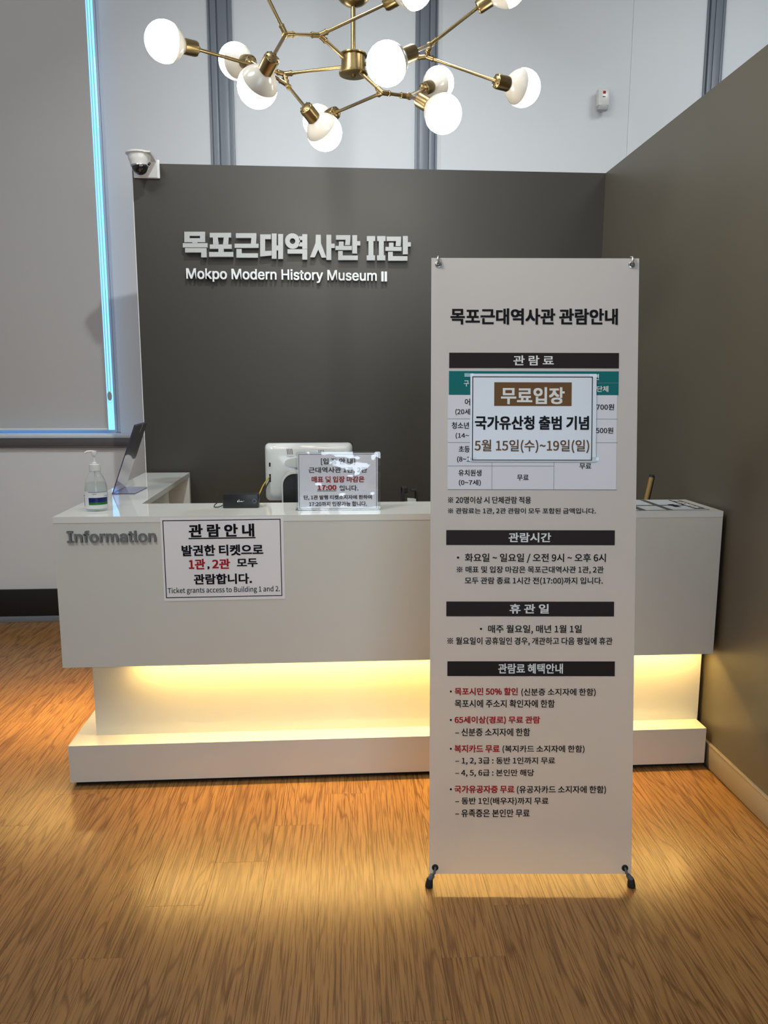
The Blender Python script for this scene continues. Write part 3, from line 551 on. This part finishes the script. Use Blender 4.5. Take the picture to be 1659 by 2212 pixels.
# ================================================================== ACRYLIC SIGN
ac = thing('acrylic_sign_holder', 'clear acrylic sign holder with printed admission hours standing on the counter', 'sign', (0.02, 2.80, ZT))
AW, AH = 0.2850, 0.2021
af = lambda u, v, d: Vector((-0.1250 + u, 2.790 - d, 1.0182 + v))
bm = bmesh.new(); add_prism(bm, rrect(-0.0075, -0.0055, AW + 0.0135, AH + 0.0085, 0.006), af, 0.0016, 0.0040); obj('front_sheet', bm, M['acrylic_face'], ac, label='glossy wavy clear front sheet')
bm = bmesh.new(); add_prism(bm, rrect(-0.0125, -0.0060, AW + 0.0135, AH + 0.0090, 0.006), af, -0.0038, -0.0014); obj('rear_sheet', bm, M['acrylic'], ac)
bm = bmesh.new(); add_prism(bm, rrect(-0.014, -0.062, AW + 0.0135, 0.004, 0.003), lambda u, v, d: Vector((-0.1250 + u, 2.790 - v, ZT + d)), 0.0002, 0.0022); obj('base', bm, M['acrylic'], ac)
paper = slab('paper', (-0.004, -0.004, AW + 0.004, AH + 0.004), af, -0.0008, 0.0002, M['poster'], ac)
frame_slab('printed_border', (0, 0, AW, AH), 0.0014, af, 0.0002, 0.0005, M['bar'], paper)
for t, q, c, w in ACRYL_TEXT: fit_text('printed_line', t, q, af, 0.0008, {'r': M['red'], 'k': M['ink']}[c], paper, w * 0.7 + 0.003)
# ================================================================== MONITOR and what stands around it
mo = thing('desk_monitor', 'white glossy monitor seen from behind on the counter work surface', 'monitor', (-0.10, 3.27, 0.74))
yaw = math.radians(4)
def mf(u, v, d): x, y = u, -d; return Vector((-0.1015 + x * math.cos(yaw) - y * math.sin(yaw), 3.27 + x * math.sin(yaw) + y * math.cos(yaw), 0.984 + v))
bm = bmesh.new()
rings = []
for d, ins, r in ((-0.012, 0.0, 0.018), (0.006, 0.0, 0.02), (0.022, 0.004, 0.022), (0.036, 0.014, 0.022), (0.042, 0.026, 0.02)):
    rings.append([bm.verts.new(mf(u, v, d)) for u, v in rrect(-0.186 + ins, 0.0 + ins, 0.186 - ins, 0.245 - ins, r, 6)])
for A, B in zip(rings, rings[1:]):
    for i in range(len(A)): bm.faces.new((A[i], A[(i + 1) % len(A)], B[(i + 1) % len(A)], B[i]))
bm.faces.new(rings[0][::-1]); bm.faces.new(rings[-1]); obj('rear_housing', bm, M['monitor'], mo, smooth=True)
bm = bmesh.new(); add_prism(bm, rrect(-0.182, -0.001, 0.190, 0.249, 0.016), mf, -0.026, -0.012); obj('screen_bezel', bm, M['black_satin'], mo)
for gx, gz, n, h in ((-0.092, 0.200, 4, 0.024), (0.040, 0.206, 4, 0.012), (-0.072, 0.156, 3, 0.018)):
    for i in range(n):
        bm = bmesh.new(); a = gx + i * 0.0065; add_prism(bm, [(a, gz), (a + 0.0022, gz), (a + 0.0022 - 0.003, gz + h), (a - 0.003, gz + h)], mf, 0.0415, 0.0428); obj('vent_slot', bm, M['black'], mo)
bm = bmesh.new()
for i in range(5): add_prism(bm, [(-0.094 + i * 0.006, 0.190), (-0.092 + i * 0.006, 0.190), (-0.092 + i * 0.006, 0.192), (-0.094 + i * 0.006, 0.192)], mf, 0.0415, 0.0428)
obj('vent_dots', bm, M['black'], mo)
bm = bmesh.new(); rr = [(-0.055 + 0.05 * math.cos(t), 0.165 + 0.02 * math.sin(t)) for t in [math.radians(90 + 15 * i) for i in range(13)]]
add_prism(bm, rr + [(0.03, 0.145), (0.03, 0.185)], mf, 0.040, 0.0465); obj('stand_mount', bm, M['monitor'], mo)
bm = bmesh.new(); add_prism(bm, [(-0.1705, 0.166), (-0.163, 0.166), (-0.163, 0.150), (-0.1705, 0.150)], mf, 0.030, 0.0405); obj('port', bm, M['black'], mo)
bm = bmesh.new(); add_prism(bm, [(-0.1705, 0.118), (-0.163, 0.118), (-0.163, 0.084), (-0.1705, 0.084)], mf, 0.030, 0.0405); obj('port', bm, M['black'], mo)
# stand: rounded white arch with a black centre
sf = lambda u, v, d: Vector((-0.135 + u, 3.165 - d, 0.742 + v))
bm = bmesh.new(); out_ = rrect(-0.078, 0.0, 0.10, 0.378, 0.055, 8)[:18]
arc = [(0.10, 0.0), (0.10, 0.323)] + [(0.045 + 0.055 * math.cos(math.radians(a)), 0.323 + 0.055 * math.sin(math.radians(a))) for a in range(0, 91, 15)] + [(-0.023 + 0.055 * math.cos(math.radians(a)), 0.323 + 0.055 * math.sin(math.radians(a))) for a in range(90, 181, 15)] + [(-0.078, 0.0)]
inn = [(0.09, 0.0), (0.09, 0.320)] + [(0.043 + 0.047 * math.cos(math.radians(a)), 0.320 + 0.047 * math.sin(math.radians(a))) for a in range(0, 91, 15)] + [(-0.026 + 0.047 * math.cos(math.radians(a)), 0.320 + 0.047 * math.sin(math.radians(a))) for a in range(90, 181, 15)] + [(-0.073, 0.0)]
for i in range(len(arc) - 1): add_prism(bm, [arc[i], arc[i + 1], inn[i + 1], inn[i]], sf, -0.03, 0.008)
obj('stand_arch', bm, M['white_plastic'], mo)
bm = bmesh.new(); add_prism(bm, inn, sf, -0.028, 0.0); obj('stand_inset', bm, M['black_satin'], mo)
box('stand_base', (-0.23, 3.13, 0.740, 0.0, 3.32, 0.752), M['white_plastic'], mo, 0.003)
bm = bmesh.new(); add_tube(bm, curve_pts([mf(-0.168, 0.108, 0.038), mf(-0.186, 0.085, 0.045), Vector((-0.298, 3.19, 1.045)), Vector((-0.315, 3.13, 0.99)), Vector((-0.33, 3.08, 0.86)), Vector((-0.33, 3.08, 0.745))], 8), 0.0028, 8); tag(obj('power_cable', bm, M['yellow'], smooth=True), 'yellow cable hanging from the left side of the monitor', 'cable')
bm = bmesh.new(); add_tube(bm, curve_pts([mf(-0.168, 0.092, 0.038), mf(-0.180, 0.072, 0.05), Vector((-0.285, 3.17, 1.035)), Vector((-0.305, 3.12, 0.985)), Vector((-0.31, 3.10, 0.86)), Vector((-0.31, 3.10, 0.745))], 8), 0.0026, 8); tag(obj('signal_cable', bm, M['rubber'], smooth=True), 'black cable hanging beside the yellow one at the monitor', 'cable')
# small black device on the counter
dv = thing('card_reader', 'small black box device with a round button on the counter', 'device', (-0.347, 2.88, ZT))
box('body', (-0.414, 2.862, ZT, -0.281, 2.915, ZT + 0.054), M['black_satin'], dv, 0.004)
df = lambda u, v, d: Vector((-0.414 + u, 2.862 - d, ZT + v))
bm = bmesh.new(); cx, cz = 0.118, 0.0265
for i in range(16):
    if i == 9: continue
    a, b = math.radians(22.5 * i + 3), math.radians(22.5 * i + 19)
    add_prism(bm, [(cx + r * math.cos(t), cz + r * math.sin(t)) for r, t in ((0.0078, a), (0.0078, b), (0.0062, b), (0.0062, a))], df, -0.0005, 0.0006)
obj('button_ring', bm, M['line'], dv)
bm = bmesh.new()
for q in ([(0.053, 0.026), (0.058, 0.0305), (0.0585, 0.028), (0.0575, 0.022)], [(0.0585, 0.030), (0.0615, 0.0325), (0.0635, 0.0315), (0.0625, 0.0290)], [(0.0595, 0.0265), (0.0665, 0.0265), (0.0665, 0.0245), (0.0595, 0.0245)], [(0.0675, 0.0275), (0.0745, 0.0270), (0.0745, 0.0248), (0.0675, 0.0248)], [(0.0765, 0.0245), (0.0775, 0.0245), (0.0795, 0.0290), (0.0785, 0.0290)]):
    add_prism(bm, q, df, -0.0005, 0.0006)
obj('emblem', bm, M['white_ink'], dv)
bm = bmesh.new(); add_tube(bm, curve_pts([(-0.412, 2.885, ZT + 0.012), (-0.428, 2.870, ZT + 0.0045), (-0.445, 2.872, ZT + 0.004), (-0.449, 2.90, ZT + 0.008), (-0.43, 2.93, ZT + 0.020), (-0.412, 2.92, ZT + 0.022)], 8), 0.0018, 8); obj('cord', bm, M['rubber'], dv, smooth=True)
# hand sanitiser
sx, sy = -0.870, 2.845
sa = thing('sanitiser_bottle', 'clear pump bottle of hand sanitiser on the counter corner', 'bottle', (sx, sy, ZT))
lathe('bottle_shell', [(0, 0.0015), (0.034, 0.0008), (0.0385, 0.004), (0.0405, 0.012), (0.0412, 0.055), (0.0400, 0.082), (0.0345, 0.108), (0.0260, 0.128), (0.0175, 0.1405), (0.0160, 0.146)], (sx, sy, ZT), (0, 0, 1), M['pet'], sa, 32)
lathe('gel', [(0, 0.004), (0.036, 0.005), (0.0388, 0.012), (0.0396, 0.055), (0.0384, 0.082), (0.0350, 0.100), (0.0338, 0.103), (0, 0.103)], (sx, sy, ZT), (0, 0, 1), M['gel'], sa, 32)
lathe('dip_tube', [(0, 0.008), (0.003, 0.008), (0.003, 0.15), (0, 0.15)], (sx, sy, ZT), (0, 0, 1), M['white_plastic'], sa, 10)
nk = lathe('neck_ring', [(0.0160, 0.141), (0.0205, 0.142), (0.0205, 0.1445), (0.0160, 0.146)], (sx, sy, ZT), (0, 0, 1), M['pet'], sa, 24)
lathe('pump_cap', [(0.0, 0.1465), (0.0198, 0.1465), (0.0200, 0.148), (0.0195, 0.169), (0.0180, 0.170), (0.0115, 0.171), (0.0112, 0.175), (0.0060, 0.177), (0.0045, 0.181), (0.0045, 0.200), (0.0085, 0.202), (0.0100, 0.208), (0.0105, 0.216), (0.0095, 0.219), (0, 0.2195)], (sx, sy, ZT), (0, 0, 1), M['white_plastic'], sa, 24)
bm = bmesh.new(); add_tube(bm, curve_pts([(sx + 0.006, sy, ZT + 0.2150), (sx - 0.010, sy - 0.002, ZT + 0.2170), (sx - 0.022, sy - 0.005, ZT + 0.2155), (sx - 0.030, sy - 0.006, ZT + 0.2110)], 5), 0.0042, 10); obj('nozzle', bm, M['white_plastic'], sa, smooth=True)
def wrap(name, a0, a1, z0, z1, r, mat, par):
    bm = bmesh.new(); n = 16; V = [[bm.verts.new((sx + rr * math.cos(math.radians(a0 + (a1 - a0) * i / n)), sy + rr * math.sin(math.radians(a0 + (a1 - a0) * i / n)), ZT + z)) for i in range(n + 1)] for rr, z in ((r, z0), (r, z1), (r - 0.0004, z1), (r - 0.0004, z0))]
    for q in range(4):
        for i in range(n): bm.faces.new((V[q][i], V[q][i + 1], V[(q + 1) % 4][i + 1], V[(q + 1) % 4][i]))
    return obj(name, bm, mat, par, smooth=True)
lb = wrap('label', -152, -10, 0.010, 0.073, 0.0425, M['label_white'], sa)
wrap('blue_band', -112, -14, 0.034, 0.051, 0.0430, M['label_blue'], lb); wrap('green_band', -112, -14, 0.025, 0.034, 0.0430, M['label_green'], lb)
wrap('grey_line', -112, -12, 0.0700, 0.0725, 0.0430, M['line'], lb); wrap('printed_mark', -92, -72, 0.0640, 0.0650, 0.0430, M['ink'], lb); wrap('printed_mark', -32, -14, 0.0560, 0.0580, 0.0430, M['line'], lb)
wrap('printed_mark', -150, -142, 0.055, 0.059, 0.0430, M['ink'], lb); wrap('printed_mark', -150, -145, 0.018, 0.050, 0.0430, M['line'], lb)
# clear leaflet stand
ls = thing('leaflet_stand', 'leaning clear acrylic leaflet stand beside the sanitiser bottle', 'display stand', (-0.90, 3.40, ZT))
lf = lambda u, v, d: Vector((-0.9375 + v * 0.344 + d * 0.94 - u * 0.03, 3.28 + u, ZT + 0.001 + v * 0.939 - d * 0.344))
def quad(bm, P, fn, d0, d1): add_prism(bm, P, fn, d0, d1)
bm = bmesh.new(); quad(bm, [(0, 0), (0.24, 0), (0.24, 0.314), (0, 0.310)], lf, 0.0, 0.0022); obj('leaning_sheet', bm, M['violet_clear'], ls)
bm = bmesh.new(); quad(bm, [(-0.001, 0), (0.0015, 0), (0.0015, 0.311), (-0.001, 0.311)], lf, -0.0006, 0.0030); quad(bm, [(0, 0.310), (0.24, 0.314), (0.24, 0.3155), (0, 0.3115)], lf, -0.0003, 0.0025); obj('sheet_edge', bm, M['violet_edge'], ls)
bm = bmesh.new(); quad(bm, [(0.004, 0.308), (0.238, 0.312), (0.238, 0.150), (0.225, 0.142), (0.19, 0.142), (0.13, 0.162), (0.05, 0.176), (0.004, 0.176)], lf, 0.0024, 0.0040); obj('dark_patch', bm, M['grey_patch'], ls)  # dark grey shape with a curved lower edge on the upper sheet
bm = bmesh.new(); quad(bm, [(0.150, 0.312), (0.158, 0.312), (0.148, 0.272), (0.140, 0.272)], lf, 0.0042, 0.0046); obj('notch', bm, M['letter'], ls)
hf = lambda u, v, d: Vector((-0.9375 + v - u * 0.03, 3.28 + u, ZT + 0.0005 + d))
bm = bmesh.new(); quad(bm, [(0, 0), (0.24, 0), (0.24, 0.098), (0.21, 0.102), (0, 0.094)], hf, 0.0, 0.002); obj('base', bm, M['violet_clear'], ls)
bm = bmesh.new(); quad(bm, [(-0.0015, 0), (0.0, 0), (0.0, 0.094), (-0.0015, 0.094)], hf, 0.0, 0.003); quad(bm, [(0, 0.0), (0.24, 0.0), (0.24, 0.0018), (0, 0.0018)], hf, 0.002, 0.003); quad(bm, [(0, 0.094), (0.21, 0.102), (0.21, 0.1035), (0, 0.0955)], hf, 0, 0.0022); obj('base_edge', bm, M['violet_edge'], ls)
# paper holder behind the counter
th = thing('paper_holder', 'black bracket holding a small white paper behind the counter', 'holder', (0.31, 3.06, 0.74))
bm = bmesh.new(); add_box(bm, 0.277, 3.03, 0.74, 0.286, 3.10, 1.063, 0.001); add_box(bm, 0.277, 3.045, 1.040, 0.300, 3.09, 1.064, 0.003); obj('bracket', bm, M['rubber'], th)
bm = bmesh.new(); add_box(bm, 0.334, 3.03, 0.74, 0.3405, 3.10, 1.050, 0.001); add_box(bm, 0.314, 3.05, 1.046, 0.339, 3.09, 1.053, 0.002); obj('bracket', bm, M['rubber'], th)
box('base_block', (0.287, 3.04, 0.74, 0.333, 3.10, 1.000), M['black_satin'], th, 0.002)
bm = bmesh.new(); add_prism(bm, [(0.300, 0.98), (0.336, 0.98), (0.3330, 1.0175), (0.3215, 1.0200), (0.298, 1.0215)], lambda u, v, d: Vector((u, 3.038 - d, v)), 0.0, 0.002); obj('paper_slip', bm, M['label_white'], th)
box('clip', (0.287, 3.030, 0.99, 0.299, 3.036, 1.010), M['steel'], th)
sk = thing('wooden_rod', 'thin wooden rod with black tip behind the right counter end', 'rod', (1.27, 3.14, 0.74))
bm = bmesh.new(); rod(bm, (1.268, 3.10, 0.741), (1.3330, 3.10, 1.096), 0.0095, 14); obj('shaft', bm, M['stick'], sk, smooth=True)
bm = bmesh.new(); rod(bm, (1.3325, 3.10, 1.093), (1.3342, 3.10, 1.103), 0.0105, 14); obj('tip', bm, M['rubber'], sk, smooth=True)
bm = bmesh.new(); rod(bm, (1.286, 3.118, 0.741), (1.3470, 3.118, 1.094), 0.0075, 14); obj('shaft_shade', bm, M['rubber'], sk, smooth=True)  # black rod standing in for the shade on the shaft's right side
# price sheets on the right of the counter top
pc = thing('laminated_price_card', 'laminated card of white panels and brown headings on the right counter top', 'card', (1.25, 2.86, ZT))
cf = lambda u, v, d: Vector((u, v, ZT + d))
slab('backing', (1.04, 2.722, 1.400, 2.985), cf, 0.0004, 0.0012, M['grey_card'], pc)
for i, (a, b) in enumerate(((1.045, 1.130), (1.158, 1.236), (1.262, 1.395))):
    for c, d in ((2.726, 2.822), (2.850, 2.982)):
        slab('panel', (a, c, b, d), cf, 0.0012, 0.0018, M['notice'], pc)
slab('heading', (1.352, 2.742, 1.392, 2.972), cf, 0.0018, 0.0023, M['bar'], pc, 'dark brown heading strip'); slab('heading', (1.298, 2.790, 1.322, 2.860), cf, 0.0018, 0.0023, M['bar'], pc, 'small dark brown heading')
fit_text('printed_line', '관람안내', (2.752, 1.357, 2.962, 1.387), lambda u, v, d: Vector((v, u, ZT + d)), 0.0026, M['white_ink'], pc, 0.02)
# ================================================================== BLIND
bl = thing('roller_blind', 'grey roller blind drawn down over the left window', 'blind', (-2.25, 4.90, WZ0))
bm = bmesh.new(); add_box(bm, -3.0, 4.955, 1.208, -1.416, 4.9565, H - 0.12); obj('fabric', bm, M['blind'], bl)
bm = bmesh.new(); add_box(bm, -3.0, 4.948, 1.199, -1.416, 4.963, 1.212, 0.003); obj('bottom_bar', bm, M['white_plastic'], bl, smooth=True)
bm = bmesh.new(); rod(bm, (-3.02, 4.94, H - 0.09), (-1.39, 4.94, H - 0.09), 0.03, 20); obj('roller_tube', bm, M['white_plastic'], bl, smooth=True)
bm = bmesh.new(); add_tube(bm, [(-1.399, 4.93, H - 0.09), (-1.399, 4.93, 1.44)], 0.0018, 6); add_tube(bm, [(-1.383, 4.93, H - 0.09), (-1.383, 4.93, 1.44)], 0.0018, 6); obj('pull_chain', bm, M['white_plastic'], bl)
bm = bmesh.new(); n = 24
V = [[bm.verts.new((-1.391 + a * math.cos(2 * math.pi * i / n), 4.928 + dy, 1.405 + b * math.sin(2 * math.pi * i / n))) for i in range(n)] for a, b, dy in ((0.017, 0.040, 0), (0.017, 0.040, 0.006), (0.0125, 0.033, 0.006), (0.0125, 0.033, 0))]
for q in range(4):
    for i in range(n): bm.faces.new((V[q][i], V[q][(i + 1) % n], V[(q + 1) % 4][(i + 1) % n], V[(q + 1) % 4][i]))
obj('chain_loop', bm, M['acrylic'], bl, smooth=True)
bm = bmesh.new(); rr = [(-1.391 + 0.0125 * math.cos(2 * math.pi * i / n), 1.412 + 0.028 * math.sin(2 * math.pi * i / n)) for i in range(n)]
add_prism(bm, rr, lambda u, v, d: Vector((u, 4.926 + d, v)), 0.0, 0.008); obj('chain_weight', bm, M['blind'], bl)
# ================================================================== DOME CAMERA
dx, dy, dz = -0.945, 4.085, 2.602
dc = thing('dome_camera', 'white dome security camera on the top left corner of the dark wall', 'camera', (dx, PY, 2.55))
lathe('mounting_disc', [(0, 0.010), (0.060, 0.010), (0.066, 0.006), (0.066, 0.0), (0.060, -0.004), (0, -0.004)], (dx, dy, dz), (0, 0, 1), M['white_plastic'], dc, 32)
hs = lathe('housing', [(0.056, -0.004), (0.054, -0.022), (0.049, -0.034), (0.044, -0.052), (0.0, -0.053)], (dx, dy, dz), (0, 0, 1), M['white_plastic'], dc, 32)
lathe('dome_window', [(0.0405, -0.052)] + [(0.0405 * math.cos(math.radians(a)), -0.054 - 0.040 * math.sin(math.radians(a))) for a in range(0, 90, 10)] + [(0, -0.094)], (dx, dy, dz), (0, 0, 1), M['dome'], dc, 28)
lathe('trim_ring', [(0.044, -0.050), (0.0445, -0.056), (0.0395, -0.059)], (dx, dy, dz), (0, 0, 1), M['steel'], dc, 28)
bm = bmesh.new(); P = [(PY - 0.001, 2.612), (4.03, 2.606), (4.03, 2.600), (PY - 0.03, 2.590), (PY - 0.014, 2.520), (PY - 0.001, 2.520)]
add_prism(bm, P, lambda u, v, d: Vector((d, u, v)), -0.960, -0.880); obj('bracket', bm, M['white_plastic'], dc)
bm = bmesh.new(); add_box(bm, -1.0, PY - 0.012, 2.516, -0.868, PY - 0.001, 2.606, 0.004); obj('wall_plate', bm, M['white_plastic'], dc, smooth=True)
bm = bmesh.new(); rod(bm, (-0.898, 4.07, 2.553), (-0.889, 4.05, 2.553), 0.006, 10); obj('screw', bm, M['black'], dc)
# ================================================================== MOTION SENSOR
ms = thing('motion_sensor', 'small white motion sensor with a red mark high on the white wall', 'sensor', (1.625, YB_, 3.15))
box('body', (1.586, YB_ - 0.072, 3.122, 1.655, YB_ - 0.022, 3.222), M['white_plastic'], ms, 0.010)
bm = bmesh.new(); add_box(bm, 1.588, YB_ - 0.068, 3.098, 1.653, YB_ - 0.026, 3.140, 0.012); obj('lens', bm, M['letter'], ms, smooth=True)
box('wall_bracket', (1.632, YB_ - 0.024, 3.165, 1.672, YB_, 3.222), M['white_plastic'], ms, 0.004)
box('red_mark', (1.613, YB_ - 0.0735, 3.187, 1.629, YB_ - 0.0715, 3.202), M['red'], ms); box('dark_mark', (1.611, YB_ - 0.0735, 3.168, 1.628, YB_ - 0.0715, 3.172), M['black'], ms)
# ================================================================== CHANDELIER
hubp = Vector((0.0804, 2.8079, 2.543))
ch = thing('branching_chandelier', 'brass branching chandelier with round opal bulbs above the counter', 'chandelier', (0.0804, 2.8079, H))
J = dict(j1=(-0.158, 2.8841, 2.5391), j2=(-0.1487, 2.8777, 2.5024), j3=(-0.14, 2.6762, 2.5794), j4=(-0.0323, 2.723, 2.5997), j5=(0.1754, 2.7333, 2.4335), j6=(0.2637, 2.7792, 2.4405), j7=(0.332, 2.8177, 2.5833), j8=(0.3398, 2.78, 2.6047), up=(-0.235, 2.62, 2.745))
J = {k: Vector(v) for k, v in J.items()}; J['hub'] = hubp
BU = [('A', (-0.5138, 2.6214, 2.5236), (-0.4324, 2.6871, 2.5328), 'j1'),
      ('B', (-0.3341, 2.968, 2.609), (-0.2833, 2.8994, 2.5804), 'j2'),
      ('C', (-0.2178, 2.4931, 2.3529), (-0.1753, 2.4247, 2.3933), 'j3'),
      ('D', (-0.0193, 2.8001, 2.3251), (-0.0692, 2.7379, 2.3669), 'j2'),
      ('E', (-0.0446, 3.161, 2.4777), (0.009, 3.0888, 2.48), 'j5'),
      ('F', (0.1668, 2.3918, 2.3888), (0.2445, 2.44, 2.4403), 'j8'),
      ('G', (0.4194, 3.1532, 2.6236), (0.3672, 3.0919, 2.5833), 'j6'),
      ('H', (0.3623, 2.6023, 2.3278), (0.2948, 2.6582, 2.3858), 'j6'),
      ('I', (0.656, 2.7575, 2.4693), (0.5742, 2.72, 2.4708), 'j7'),
      ('J', (0.2708, 2.6718, 2.7241), (0.1939, 2.7424, 2.7131), 'j4'),
      ('K', (0.6086, 2.8144, 2.8058), (0.5193, 2.8509, 2.7617), 'j8'),
      ('L', (-0.33, 2.56, 2.93), (-0.285, 2.585, 2.84), 'up')]
def arm(a, b, r=0.0055, cut=0.0):
    bm = bmesh.new(); rod(bm, a, b, r, 12); return obj('arm', bm, M['brass'], ch, smooth=True)
for a, b in (('hub', 'j1'), ('hub', 'j4'), ('hub', 'j5'), ('hub', 'j7'), ('j3', 'j4'), ('j3', 'up'), ('j5', 'j6'), ('j1', 'j2'), ('j7', 'j8')): arm(J[a], J[b])
nbr = {k: [] for k in J}
for a, b in (('hub', 'j1'), ('hub', 'j4'), ('hub', 'j5'), ('hub', 'j7'), ('j3', 'j4'), ('j3', 'up'), ('j5', 'j6'), ('j1', 'j2'), ('j7', 'j8')):
    nbr[a].append(J[b]); nbr[b].append(J[a])
for k, c, s, j in BU:
    c, s = Vector(c), Vector(s); dirv = (s - c).normalized(); base = c + dirv * 0.113
    nbr[j].append(base); arm(J[j], base)
    bm = bmesh.new(); add_lathe(bm, [(0, 0.116), (0.014, 0.116), (0.0222, 0.111), (0.0234, 0.105), (0.0234, 0.065), (0.0220, 0.064), (0.0, 0.064)], c, dirv, 24); so = obj('lamp_socket', bm, M['brass'], ch, smooth=True)
    bm = bmesh.new(); u, w, d = basis(c, dirv)
    for i in range(8):
        q = c + dirv * 0.1125 + (u * math.cos(i * math.pi / 4) + w * math.sin(i * math.pi / 4)) * 0.0185; rod(bm, q, q + dirv * 0.002 , 0.0022, 6)
    obj('vent_hole', bm, M['black'], so)
    R = 0.06; prof = [(0, -R)] + [(R * math.cos(math.radians(a)), R * math.sin(math.radians(a))) for a in range(-80, 21, 8)]
    bu = lathe('bulb', prof + [(R * 0.935, R * 0.345)], c, dirv, M['bulb'], ch, 32, label='lit opal bulb globe')
    lathe('bulb_collar', [(R * 0.942, R * 0.340), (R * 0.90, R * 0.46), (R * 0.76, R * 0.68), (R * 0.60, R * 0.85), (R * 0.44, R * 1.0), (R * 0.36, R * 1.04), (R * 0.35, R * 1.1)], c, dirv, M['bulb_cap'], bu, 32, label='white opaque collar of the bulb')
for k, L in nbr.items():
    if k in ('hub', 'up') : continue
    bm = bmesh.new()
    for q in L:
        d = (q - J[k]).normalized(); rod(bm, J[k], J[k] + d * 0.030, 0.0085, 12); add_lathe(bm, [(0.0085, 0.023), (0.0100, 0.024), (0.0100, 0.027), (0.0085, 0.028)], J[k], d, 12)
    bmesh.ops.create_uvsphere(bm, u_segments=12, v_segments=8, radius=0.0088, matrix=Matrix.Translation(J[k])); obj('joint', bm, M['brass'], ch, smooth=True)
lathe('hub', [(0, -0.030), (0.044, -0.030), (0.049, -0.028), (0.049, -0.022), (0.042, -0.020), (0.040, 0.028), (0.047, 0.030), (0.047, 0.034), (0, 0.034)], hubp, (0, 0, 1), M['brass'], ch, 32)
lathe('hub_screw', [(0, -0.036), (0.008, -0.036), (0.008, -0.029), (0, -0.029)], hubp, (0, 0, 1), M['brass_dark'], ch, 12)
bm = bmesh.new(); rod(bm, hubp, (hubp.x + 0.004, hubp.y, H), 0.008, 14); obj('stem', bm, M['brass'], ch, smooth=True)
zb_ = 2.728; lathe('dome_cap', [(0.009, 0.0)] + [(0.068 * math.sin(math.radians(a)), 0.068 * (1 - math.cos(math.radians(a)))) for a in range(12, 91, 8)] + [(0.070, 0.085), (0.060, 0.092), (0.0, 0.094)], (hubp.x + 0.002, hubp.y, zb_), (0, 0, 1), M['brass'], ch, 32)
lathe('ceiling_plate', [(0, -0.03), (0.05, -0.03), (0.06, -0.02), (0.06, 0), (0, 0)], (hubp.x + 0.004, hubp.y, H), (0, 0, 1), M['brass'], ch, 28)
